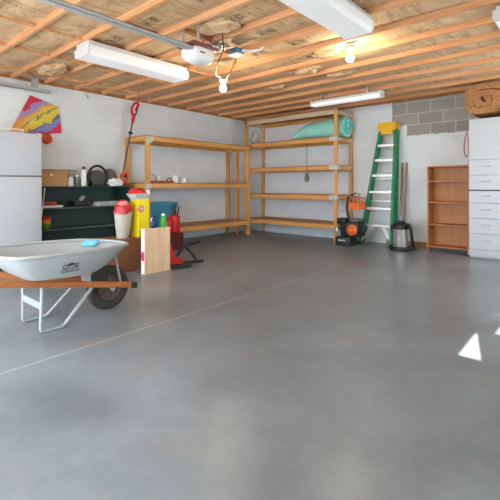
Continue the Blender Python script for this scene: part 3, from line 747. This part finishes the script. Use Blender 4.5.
# large teal tub on the bottom pine shelf
def teal_tub():
    r = thing('teal_tub', 'large round teal tub on the bottom shelf of the left shelving', 'tub', (-6.03, 4.37, .331))
    z = .331; cx, cy = -6.04, 4.42
    MB().lathe([(.22,z), (.23,z+.01), (.30,z+.42), (.317,z+.425), (.317,z+.45), (.295,z+.45), (.285,z+.42), (.22,z+.02)], (cx,cy,0), 36).build('body', teal, r, True)
    for s_ in (-1, 1):
        MB().tube([(cx+.06, cy+s_*.295, z+.40), (cx+.05, cy+s_*.335, z+.36), (cx-.05, cy+s_*.335, z+.36), (cx-.06, cy+s_*.295, z+.40)], .011).build('handle', teal, r, True)
teal_tub()
o = MB().bx(-5.56, -5.30, 4.02, 4.35, 0, .285, .012).build('toolbox_body', maroon)
o.name = 'maroon_crate'; tag(o, 'dark maroon crate on the floor beneath the red fuel can', 'crate')
def fuel_can():
    r = thing('fuel_can', 'red plastic can with dark spouts on the maroon crate', 'can', (-5.43, 4.26, .286))
    z = .286
    MB().bx(-5.51, -5.33, 4.17, 4.31, z, z+.30, .03, seg=3).build('tank', red, r, True)
    MB().bx(-5.49, -5.34, 4.04, 4.165, z, z+.24, .03, seg=3).build('side_tank', red, r, True)
    MB().tube([(-5.43,4.19,z+.29), (-5.43,4.19,z+.35), (-5.43,4.28,z+.35), (-5.43,4.28,z+.29)], .018).build('handle', red, r, True)
    MB().tube([(-5.40,4.19,z+.29), (-5.40,4.17,z+.47)], .014).build('spout', dark, r, True)
    MB().tube([(-5.40,4.24,z+.29), (-5.40,4.255,z+.49)], .014).build('spout', dark, r, True)
    MB().tube([(-5.40,4.29,z+.29), (-5.40,4.33,z+.45)], .012).build('spout', black, r, True)
fuel_can()
def jack():
    r = thing('floor_jack', 'red and black floor jack beside the plywood case', 'jack', (-4.33, 3.45, 0))
    MB().bar((-4.14,3.20,.022), (-4.06,3.46,.022), .03, .04, bev=.005).build('rail', black, r)
    MB().bar((-4.42,3.32,.022), (-4.20,3.80,.022), .03, .04, bev=.005).build('rail', black, r)
    MB().prism([(-4.30,3.21,.30), (-4.30,3.27,.31), (-4.30,3.31,.16), (-4.30,3.47,.07), (-4.30,3.46,.03), (-4.30,3.24,.05)], (.07,0,0)).build('body', red, r)
    MB().tube([(-4.27,3.19,.315), (-4.25,3.25,.33)], .022, 10).build('saddle', red, r, True)
    MB().tube([(-4.30,3.36,.10), (-4.36,3.56,.22), (-4.38,3.66,.245), (-4.38,3.88,.27)], .02, 8).build('handle', black, r, True)
    MB().tube([(-4.38,3.62,.23), (-4.30,3.70,.10), (-4.26,3.72,.04)], .018, 8).build('arm', black, r, True)
    MB().tube([(-4.20,3.30,.03), (-4.34,3.52,.03)], .016, 8).build('axle', black, r, True)
jack()
# small things on the middle shelf of the left shelving
z = 1.141
r = thing('red_clamp', 'red bar clamp with wire lying on the middle pine shelf', 'clamp', (-5.82, 4.2, z))
MB().bx(-5.86, -5.78, 4.02, 4.52, z, z+.035, .01).build('bar', mat('dull_red', srgb(176,66,48), .5), r)
MB().tube([(-5.82,4.38,z+.03), (-5.82,4.42,z+.08), (-5.82,4.47,z+.085), (-5.82,4.50,z+.03)], .010).build('handle', dark, r, True)
MB().tube([(-5.82,4.15,z+.03), (-5.82,4.14,z+.11), (-5.82,4.06,z+.155), (-5.82,3.99,z+.16)], .005).build('wire', dark, r, True)
bottle('small_jar', -5.84, 4.235, z+.036, .10, .026, white_pl, cream, 'tiny pale jar standing on the red clamp', 'jar')
def mug(y, hh, lab, side):
    r = thing('white_cup', lab, 'cup', (-5.83, y, z))
    MB().lathe([(.040,z), (.045,z+.01), (.048,z+hh), (.042,z+hh), (.038,z+.012)], (-5.83,y,0), 24).build('body', white_pl, r, True)
    MB().tube([(-5.82,y+side*.045,z+hh*.8), (-5.82,y+side*.08,z+hh*.7), (-5.82,y+side*.08,z+hh*.35), (-5.82,y+side*.045,z+hh*.2)], .007).build('handle', mat('grey_handle', srgb(120,118,114), .5), r, True)
mug(4.60, .13, 'taller white cup next to the red clamp', 1)
mug(4.80, .09, 'shorter white cup farther along the middle shelf', 1)

# ------------------------------------------------------------------ wheelbarrow
def wheelbarrow():
    r = thing('wheelbarrow', 'pale grey wheelbarrow with orange-brown wooden handles', 'wheelbarrow', (-3.25, 1.3, 0))
    CX = -3.235
    def outline(k, z0, n=64):
        """k 0 rim .. 1 floor of the tray"""
        pts = []
        for j in range(n):
            a = 2*PI*j/n; ca, sa = math.cos(a), math.sin(a)
            e = 2/(2.3+.5*k) if ca > 0 else 2/(4.2+1.4*k)
            lf = (.74-.28*k) if ca > 0 else (.31-.17*k)
            hw = .375-.08*k
            y = 1.20+lf*math.copysign(abs(ca)**e, ca); x = CX+hw*math.copysign(abs(sa)**e, sa)*(1-.10*k*max(0,ca))
            pts.append((x, y, z0))
        return pts
    def ring(u):                      # u 0 rim .. 1 floor
        k = u; pts = outline(k, 0)
        out = []
        for (x, y, _) in pts:
            zr = .605-.012*(y-1.2)-(.02*max(0, (y-1.7)/.3))
            zf = .432-.055*(y-1.0)
            out.append((x, y, zr+(zf-zr)*(1-(1-u)**1.2)))
        return out
    us = [0, .15, .3, .45, .6, .75, .88, .96, 1.0]
    m_ = MB(); R = [ring(u) for u in us]
    cen = lambda rg, f: [(CX+(p[0]-CX)*f, 1.25+(p[1]-1.25)*f, p[2]-.004) for p in rg]
    R += [cen(R[-1], .92), cen(R[-1], .5), cen(R[-1], .05)]
    m_.loft(R, cap=False); m_.bm.faces.new(m_.bm.verts[-64:])
    tr = m_.build('tray', tray_grey, r, True, 60)
    sm = tr.modifiers.new('thick', 'SOLIDIFY'); sm.thickness = .004
    MB().tube([(p[0], p[1], p[2]) for p in ring(0)], .013, 8, closed=True).build('rolled_rim', tray_grey, tr, True)
    # printed mark on the near flank
    def surf(y, u):
        rg = ring(u); best = None
        cand = [p for p in rg if p[0] > CX]
        cand.sort(key=lambda p: p[1])
        for p, q in zip(cand, cand[1:]):
            if p[1] <= y <= q[1]:
                f = (y-p[1])/max(1e-6, q[1]-p[1]); return Vector(p).lerp(Vector(q), f)
        return Vector(cand[0])
    o0 = surf(1.315, .50); ex = (surf(1.39, .55)-surf(1.24, .55)).normalized(); ez = (surf(1.315, .4)-surf(1.315, .70))
    nn = ex.cross(ez).normalized(); nn = nn if nn.x > 0 else -nn
    ex = nn.cross(Vector((0,0,1))).normalized(); ex = ex if ex.y > 0 else -ex
    ez = nn.cross(ex).normalized(); ez = ez if ez.z > 0 else -ez
    def Q(a, b, d=.007): return o0+ex*a+ez*b+nn*d
    lg = MB().prism([Q(a, b, .011) for a, b in ((-.058,-.002), (.061,-.002), (.061,.030), (.035,.030), (.004,.045), (-.034,.030), (-.058,.030))], nn*.0015).build('logo_panel', logo_ink, tr)
    def txt(s, a, b, size, mm, par):
        c_ = bpy.data.curves.new('lettering', 'FONT'); c_.body = s; c_.size = size; c_.extrude = .0006; c_.align_x = 'CENTER'
        c_.materials.append(mm)
        tmp = bpy.data.objects.new('tmp_text', c_); COL.objects.link(tmp); bpy.context.view_layer.update()
        me = bpy.data.meshes.new_from_object(tmp.evaluated_get(bpy.context.evaluated_depsgraph_get()))
        bpy.data.objects.remove(tmp); bpy.data.curves.remove(c_)
        M = Matrix((ex, ez, nn)).transposed().to_4x4(); M.translation = Q(a, b, .0135)-Vector(r.location)
        me.transform(M); me.materials.clear(); me.materials.append(mm)
        o = bpy.data.objects.new('lettering', me); COL.objects.link(o); o.parent = par
        return o
    txt('PROJECT',   .002, .004, .028, logo_white, lg); txt('SOURCE',   .002, -.034, .036, logo_ink, lg)
    cl = MB(); G = []
    for i, u in enumerate((.08, .13, .18, .23, .28)):
        rg = ring(u); row = []
        for j in range(5, 9):
            p = Vector(rg[64-j if False else (j if rg[j][0] < CX else 64-j)])
            q = p.lerp(Vector((CX, 1.2, p.z)), .035); q.z += .02+.016*noise.noise(Vector((j*.9, i*1.3, 2)))
            row.append(q)
        G.append(row)
    cl.loft(G, cap=False, closed=False)
    co_ = cl.build('blue_cloth', cyan, None, True, 80)
    k_ = co_.modifiers.new('thick', 'SOLIDIFY'); k_.thickness = .006
    tag(co_, 'crumpled light blue cloth lying in the wheelbarrow tray', 'cloth')
    for s in (1, -1):
        xs = lambda y: -3.27+s*(.08+.21*(2.06-y)/1.71)
        zz = lambda y: .180+.214*(2.06-y)
        pf, pb = (xs(2.0), 2.0, zz(2.0)), (xs(.33), .33, zz(.33))
        MB().bar(pf, pb, .036, .048, bev=.004).build('handle', handle_w, r)
        MB().bar((pf[0], 1.99, pf[2]), (pf[0]-s*.002, 2.055, pf[2]-.012), .044, .05, bev=.006).build('end_bracket', black, r)
        # U-shaped leg of flat steel
        fx = xs(1.2)+.0
        lp = [(xs(1.19), 1.19, zz(1.19)-.028), (xs(1.19)-.012*s, 1.185, .02), (xs(1.19)-.012*s, 1.20, .010), (xs(1.19)-.008*s, 1.34, .010), (xs(1.36), 1.37, .022), (xs(1.58), 1.60, zz(1.60)-.028)]
        lm = MB()
        for a, b in zip(lp, lp[1:]): lm.bar(a, b, .032, .014, (1,0,0) if False else (0,1,0) if abs(b[1]-a[1]) < .03 else (0,0,1), bev=.003)
        lm.build('leg', leg_grey, r)
        # wedge riser between handle and tray
        MB().prism([(xs(1.55)-.018, 1.52, zz(1.52)+.028), (xs(1.55)-.018, 1.58, zz(1.58)+.028), (xs(1.55)-.018, 1.58, .398), (xs(1.55)-.018, 1.52, .400)], (.036,0,0)).build('riser', leg_grey, r)
        MB().bar((xs(1.885), 1.885, zz(1.885)+.024), (CX+s*.125, 1.80, .50), .030, .007, (0,1,0)).build('tray_brace', leg_grey, r)
    xa, xb = -3.27+.08+.21*.87/1.71, -3.27-.08-.21*.87/1.71
    MB().bar((xa-.02, 1.187, .20), (xb+.02, 1.187, .20), .006, .05).build('cross_brace', leg_grey, r)
    w = thing_wheel(r)
def thing_wheel(r):
    cx, cy, cz, R = -3.27, 1.82, .192, .192
    w = MB(); n = 48; prof = [(.108,-.036), (.138,-.050), (.170,-.048), (.185,-.034), (.192,-.012), (.192,.012), (.185,.034), (.170,.048), (.138,.050), (.108,.036)]
    w.lathe(prof, (cx, cy, cz), n, 'X', cap=False)
    tyre = w.build('tyre', tyre_m, r, True, 50)
    k = MB(); k.lathe([(.108,-.034), (.112,-.03), (.100,-.022), (.092,0), (.100,.022), (.112,.03), (.108,.034)], (cx,cy,cz), 36, 'X', cap=False)
    k.lathe([(.095,-.006), (.06,-.014), (.03,-.016), (.03,.016), (.06,.014), (.095,.006)], (cx,cy,cz), 36, 'X', cap=True)
    rim = k.build('wheel_rim', rim_m, r, True)
    for i in range(5):
        a = 2*PI*i/5+.3
        MB().bar((cx+.018, cy+.03*math.cos(a), cz+.03*math.sin(a)), (cx+.018, cy+.095*math.cos(a), cz+.095*math.sin(a)), .03, .012, (1,0,0)).build('spoke', rim_m, rim)
    MB().tube([(cx-.11,cy,cz), (cx+.11,cy,cz)], .012, 12).build('axle', galv, r, True)
    for s in (-1, 1):
        MB().bar((cx+s*.095, cy-.02, cz-.012), (cx+s*.095, cy+.02, cz+.055), .03, .008, (1,0,0)).build('axle_bracket', leg_grey, r)
    return tyre
wheelbarrow()

# ------------------------------------------------------------------ step ladder
def ladder():
    r = thing('step_ladder', 'green folded step ladder with yellow cap leaning by the back wall', 'ladder', (-3.0, 7.0, 0))
    La, Lb = Vector((-3.31, 6.93, 0.0)), Vector((-2.985, 7.12, 2.12))
    Ra, Rb = Vector((-2.715, 6.92, 0.0)), Vector((-2.705, 7.12, 2.12))
    for a, b in ((La, Lb), (Ra, Rb)):
        MB().bar(a, b, .045, .10, (0,1,0), bev=.004).build('front_rail', lad_green, r)
    La2, Lb2 = Vector((-3.345, 7.13, 0.0)), Vector((-3.01, 7.21, 2.10))
    Ra2, Rb2 = Vector((-2.715, 7.11, 0.0)), Vector((-2.705, 7.21, 2.10))
    for a, b in ((La2, Lb2), (Ra2, Rb2)):
        MB().bar(a, b, .04, .07, (0,1,0), bev=.004).build('rear_rail', lad_green, r)
    at = lambda a, b, z: a.lerp(b, z/b.z)
    for z in (.37, .68, .98, 1.28, 1.56, 1.83):
        p, q = at(La, Lb, z), at(Ra, Rb, z)
        m_ = MB().bx(p.x+.012, q.x-.012, p.y-.05, p.y+.045, z-.012, z+.012, .003)
        m_.bx(p.x+.012, q.x-.012, p.y-.052, p.y-.046, z-.03, z+.012)
        m_.build('step', alu, r)
    for z in (.80, 1.22):
        p, q = at(La2, Lb2, z), at(Ra2, Rb2, z)
        MB().bx(p.x+.01, q.x-.01, p.y-.018, p.y+.018, z-.018, z+.018, .004).build('rear_rung', alu, r)
    for a, b in (((-3.33,6.935,.03), (-3.06,6.955,.345)), ((-3.28,7.10,.02), (-2.99,6.99,.33)), ((-2.70,6.93,.06), (-2.88,6.955,.345))):
        MB().bar(a, b, .055, .014, (0,1,0)).build('foot_brace', alu, r)
    for p in (La, Ra):
        MB().bx(p.x-.025, p.x+.025, p.y-.05, p.y+.05, 0, .05, .006).build('rubber_foot', black, r)
    cap = MB(); 
    cap.loft([[(-3.00,7.05,2.09), (-2.70,7.05,2.09), (-2.70,7.25,2.09), (-3.00,7.25,2.09)], [(-3.02,7.03,2.15), (-2.685,7.03,2.15), (-2.685,7.26,2.15), (-3.02,7.26,2.15)], [(-3.01,7.04,2.235), (-2.695,7.04,2.235), (-2.695,7.255,2.235), (-3.01,7.255,2.235)]])
    cap.build('top_cap', lad_yellow, r)
    MB().bx(-2.96, -2.74, 7.045, 7.06, 2.02, 2.09, .004).build('cap_apron', lad_yellow, r)
    for s_, (a, b) in ((1, (La, La2)), (-1, (Ra, Ra2))):
        p = at(a, Lb if s_ > 0 else Rb, .95); q = at(b, Lb2 if s_ > 0 else Rb2, .95)
        MB().bar(p, q, .012, .02).build('spreader', alu, r)
ladder()

# engine tool beside the tall shelving
def tiller():
    r = thing('lawn_edger', 'black and orange engine tool standing beside the tall shelving', 'engine tool', (-3.36, 6.6, 0))
    MB().bx(-3.565, -3.27, 6.44, 6.78, 0, .17, .02).build('base', black, r, True)
    MB().bx(-3.50, -3.36, 6.432, 6.442, .09, .12, .002).build('label_plate', mat('pale_label', srgb(190,180,165), .5), r)
    MB().bx(-3.50, -3.14, 6.50, 6.80, .17, .44, .03).build('engine', black, r, True)
    MB().bx(-3.56, -3.38, 6.48, 6.62, .40, .50, .025).build('air_filter', black, r, True)
    rc = MB().lathe([(.098,0), (.098,.03), (.08,.05), (.03,.055)], (-3.255, 6.50, .30), 28, 'Y')
    bmesh.ops.transform(rc.bm, verts=rc.bm.verts, matrix=Matrix.Translation((-3.255,6.50,.30)) @ Matrix.Rotation(PI, 4, 'Z') @ Matrix.Translation((3.255,-6.50,-.30)))
    s_ = rc.build('recoil_cover', orange, r, True)
    MB().tube([(-3.255+.06*math.cos(a), 6.447, .30+.06*math.sin(a)) for a in [2*PI*i/16 for i in range(16)]], .006, 6, closed=True).build('recoil_ring', dark, s_, True)
    MB().bx(-3.32, -3.15, 6.52, 6.72, .44, .50, .025).build('fuel_tank', mat('grey_tank', srgb(110,106,100), .5), r, True)
    MB().tube([(-3.36,6.60,.44), (-3.41,6.62,.60), (-3.43,6.64,.70), (-3.40,6.63,.88)], .022, 10).build('handle_post', black, r, True)
    bk = MB(); x0, x1, y0, y1, z0, z1 = -3.45, -3.19, 6.66, 6.88, .66, .87
    for z in (z0, .74): bk.tube([(x0,y0,z), (x1,y0,z), (x1,y1,z), (x0,y1,z)], .012, 8, closed=True)
    bk.bx(x0, x1, y0-.006, y0+.006, .66, .78); bk.bx(x0-.006, x0+.006, y0, y1, .66, .78); bk.bx(x1-.006, x1+.006, y0, y1, .66, .78); bk.bx(x0, x1, y1-.006, y1+.006, .66, .78)
    bk.tube([(x0,y0,z1), (x1,y0,z1), (x1,y1,z1), (x0,y1,z1)], .010, 8, closed=True)
    for x in (x0, x0+.065, x0+.13, x0+.195, x1):
        bk.tube([(x,y0,.78), (x,y0,z1)], .008, 8); bk.tube([(x,y1,.78), (x,y1,z1)], .008, 8)
    bk.build('orange_basket', orange, r, True)
    for i, (dx, h) in enumerate(((.05,.92), (.11,.90), (.17,.95))):
        MB().bar((x0+dx+.0, y0+.1, .68), (x0+dx+.02, y0+.12, h), .04, .03, bev=.008).build('basket_tool', (dark, rustred, cardb)[i], r)
    MB().tube([(-3.40,6.63,.88), (-3.33,6.64,.93), (-3.24,6.65,.95)], .012).build('handle_bar', dark, r, True)
    MB().bx(-3.66, -3.57, 6.56, 6.62, .22, .32, .02).build('muffler', galv, r, True)
tiller()

# shop vacuum
def vac():
    r = thing('shop_vacuum', 'stainless shop vacuum with black head standing right of the ladder', 'vacuum', (-2.44, 6.70, 0))
    cx, cy = -2.47, 6.70
    MB().loft([[(cx+.19*math.cos(a)*(1.0+.35*(math.cos(a) > 0)), cy+.17*math.sin(a), z) for a in [2*PI*i/28 for i in range(28)]] for z in (.03, .065)]).build('base', black, r, True)
    for i in range(4):
        a = PI/4+i*PI/2
        MB().lathe([(.03,-.012), (.03,.012)], (cx+.16*math.cos(a), cy+.14*math.sin(a), .03), 14, 'X').build('caster', black, r, True)
    MB().lathe([(.118,.066), (.122,.08), (.122,.345), (.128,.36)], (cx,cy,0), 32).build('drum', steel, r, True)
    MB().lathe([(.1225,.205), (.125,.215), (.1225,.225)], (cx,cy,0), 32, cap=False).build('drum_band', galv, r, True)
    MB().lathe([(.135,.36), (.138,.375), (.132,.42), (.11,.455), (.07,.475), (.02,.48)], (cx,cy,0), 32).build('motor_head', black, r, True)
    MB().bx(cx-.05, cx+.06, cy-.06, cy+.06, .47, .505, .015).build('handle', dark, r, True)
    MB().lathe([(.03,.505), (.036,.52), (.03,.57), (.012,.58)], (cx-.01,cy,0), 16).build('blue_switch', mat('blue_cap', srgb(96,140,180), .4), r, True)
    MB().tube([(cx+.10,cy-.08,.40), (cx+.17,cy-.10,.45), (cx+.20,cy-.09,.40), (cx+.20,cy-.05,.28), (cx+.205,cy-.01,.12), (cx+.20,cy+.06,.085)], .024, 10).build('hose', black, r, True)
    MB().bx(cx-.155, cx-.125, cy-.05, cy+.03, .32, .42, .005).build('latch', black, r)
vac()
for i, (x, lab) in enumerate(((-2.655, 'wooden pole leaning on the wall nearest the ladder rail'), (-2.58, 'wooden pole leaning on the wall farther from the ladder'))):
    o = MB().tube([(x+.03, 7.05, .0), (x, 7.295, 1.51)], .017, 10).build('wooden_pole', brass, None, True)
    tag(o, lab, 'pole', 'poles behind the vacuum')

# ------------------------------------------------------------------ bookcase
def bookcase():
    x0, x1, y0, y1, h = -2.12, -1.495, 6.95, 7.26, 1.415
    r = thing('bookcase', 'small beech bookcase with four open compartments', 'bookcase', ((x0+x1)/2, (y0+y1)/2, 0))
    for x in (x0, x1-.02): MB().bx(x, x+.02, y0, y1, 0, h, .002).build('side_panel', beech, r)
    MB().bx(x0+.02, x1-.02, y0, y1, h-.02, h, .002).build('top', beech, r)
    for z in (1.17, .82, .45, .085): MB().bx(x0+.02, x1-.02, y0+.008, y1-.008, z-.02, z, .002).build('shelf', beech, r)
    MB().bx(x0+.02, x1-.02, y1-.008, y1, .065, h-.02).build('back_panel', beech, r)
    MB().bx(x0+.02, x1-.02, y0+.05, y0+.06, .0, .064).build('kick_board', dark, r)
bookcase()

# ------------------------------------------------------------------ white cabinet
def cabinet():
    x0, x1, y0, y1 = -1.45, -.92, 6.75, 7.29
    r = thing('white_cabinet', 'tall white cabinet with drawers under the rolled carpet', 'cabinet', ((x0+x1)/2, (y0+y1)/2, 0))
    MB().bx(x0, x1, y0+.022, y1, .10, 2.10, .002).build('body', white_lam, r)
    MB().bx(x0+.01, x1-.01, y0+.03, y1-.02, 0, .10).build('plinth', white_lam, r)
    MB().bx(x0, x1, y0-.004, y0+.0, .03, .115).build('skirt', white_lam, r)
    MB().bx(x0, x1, y0, y0+.03, .03, .12).build('toe_board', white_lam, r)
    g = .004
    def knob(x, z, par, w=.10):
        MB().tube([(x-w/2,y0,z), (x-w/2,y0-.025,z), (x+w/2,y0-.025,z), (x+w/2,y0,z)], .006, 8).build('handle', galv, par, True)
    d = MB().bx(x0+.002, x1-.002, y0, y0+.02, 1.48+g, 2.098, .003).build('door', white_lam, r)
    MB().tube([(x1-.07,y0,1.66), (x1-.07,y0-.025,1.66), (x1-.07,y0-.025,1.78), (x1-.07,y0,1.78)], .006, 8).build('handle', galv, d, True)
    zs = [(1.25,1.48), (1.025,1.25), (.83,1.012), (.60,.83), (.367,.60), (.135,.367)]
    for a, b in zs:
        d = MB().bx(x0+.002, x1-.002, y0, y0+.02, a+g, b-g, .003).build('drawer', white_lam, r)
        knob(-1.215, (a+b)/2+.015, d)
    MB().bx(x0, x1, y0+.004, y0+.03, 1.012, 1.029).build('divider', dark, r)
cabinet()
# rolled brown carpet on the cabinet
def carpet():
    r = thing('rolled_carpet', 'rolled brown carpet bundle on top of the white cabinet', 'carpet', (-1.2, 7.0, 2.105))
    def roll(cx, cz, rx, rz, turns, y0, y1, th, seed):
        A, B = [], []
        n = int(turns*26)
        for i in range(n+1):
            a = 2*PI*i/26+seed; q = 1-.86*i/n
            w = 1+.05*math.sin(3*a+seed)+.07*noise.noise(Vector((i*.15, seed, 0)))
            for lst, k in ((A, q), (B, q-th)):
                ca, sa = math.cos(a), math.sin(a)
                lst.append((cx+rx*k*w*math.copysign(abs(ca)**.68, ca), cz+rz*k*w*math.copysign(abs(sa)**.68, sa)))
        m_ = MB(); rings = []
        for y, f in ((y0+.02, 0), (y0, 1), (y1, 1)):
            rings.append([(p[0], y+.012*noise.noise(Vector((p[0]*14, p[1]*14, y))), max(2.104, p[1])) for p in A+B[::-1]])
        m_.loft(rings[1:], cap=False)
        # end faces between the two spirals
        bm = m_.bm; bm.verts.ensure_lookup_table(); k = len(A); L_ = 2*k
        for off in (0, L_):
            for i in range(k-1):
                try: bm.faces.new((bm.verts[off+i], bm.verts[off+i+1], bm.verts[off+L_-2-i], bm.verts[off+L_-1-i]))
                except ValueError: pass
        return m_.build('roll', burlap, r, True, 60)
    roll(-1.225, 2.366, .325, .260, 2.3, 6.66, 7.24, .345, .6)
    roll(-.77, 2.29, .12, .186, 1.6, 6.72, 7.24, .46, 2.0)
    MB().bx(-1.45, -.8, 6.85, 7.22, 2.1035, 2.116, .004).build('underlay', burlap, r)
carpet()
# cord loop on the back wall
r = thing('cord_loop', 'faded pink cord looped on a nail between bookcase and cabinet', 'cord', (-1.6, 7.29, 2.0))
MB().tube([(-1.595,7.295,1.96), (-1.625,7.295,1.88), (-1.64,7.295,1.74), (-1.63,7.295,1.62), (-1.60,7.295,1.56), (-1.57,7.295,1.60), (-1.565,7.295,1.74), (-1.575,7.295,1.88)], .008, 8, closed=True).build('loop', pinkcord, r, True)
MB().tube([(-1.595,YB,1.965), (-1.595,7.28,1.97)], .006).build('nail', rustred, r, True)

# ------------------------------------------------------------------ light and camera
wd = bpy.data.worlds.new('sky'); bpy.context.scene.world = wd; wd.use_nodes = True
bg = wd.node_tree.nodes['Background']; bg.inputs['Color'].default_value = (.78, .89, 1.0, 1); bg.inputs['Strength'].default_value = 3.6
su = bpy.data.lights.new('sun', 'SUN'); su.energy = 10; su.angle = math.radians(.5); su.color = (1, .97, .92)
so = bpy.data.objects.new('sun', su); COL.objects.link(so)
so.rotation_euler = Vector((-.61, 0, -1)).to_track_quat('-Z', 'Y').to_euler()
cam = bpy.data.cameras.new('camera'); co = bpy.data.objects.new('camera', cam); COL.objects.link(co)
co.location = (0, 0, 1.10); co.rotation_euler = (PI/2, 0, math.radians(41.1016))
cam.sensor_width = 36; cam.lens = 395/500*36; cam.shift_y = -.13; cam.clip_start = .02
sc = bpy.context.scene; sc.camera = co
sc.view_settings.view_transform = 'Standard'; sc.view_settings.look = 'None'
sc.view_settings.gamma = 1; sc.view_settings.exposure = 1.27; sc.view_settings.use_curve_mapping = False
sc.cycles.use_denoising = True; sc.cycles.max_bounces = 12; sc.cycles.diffuse_bounces = 8
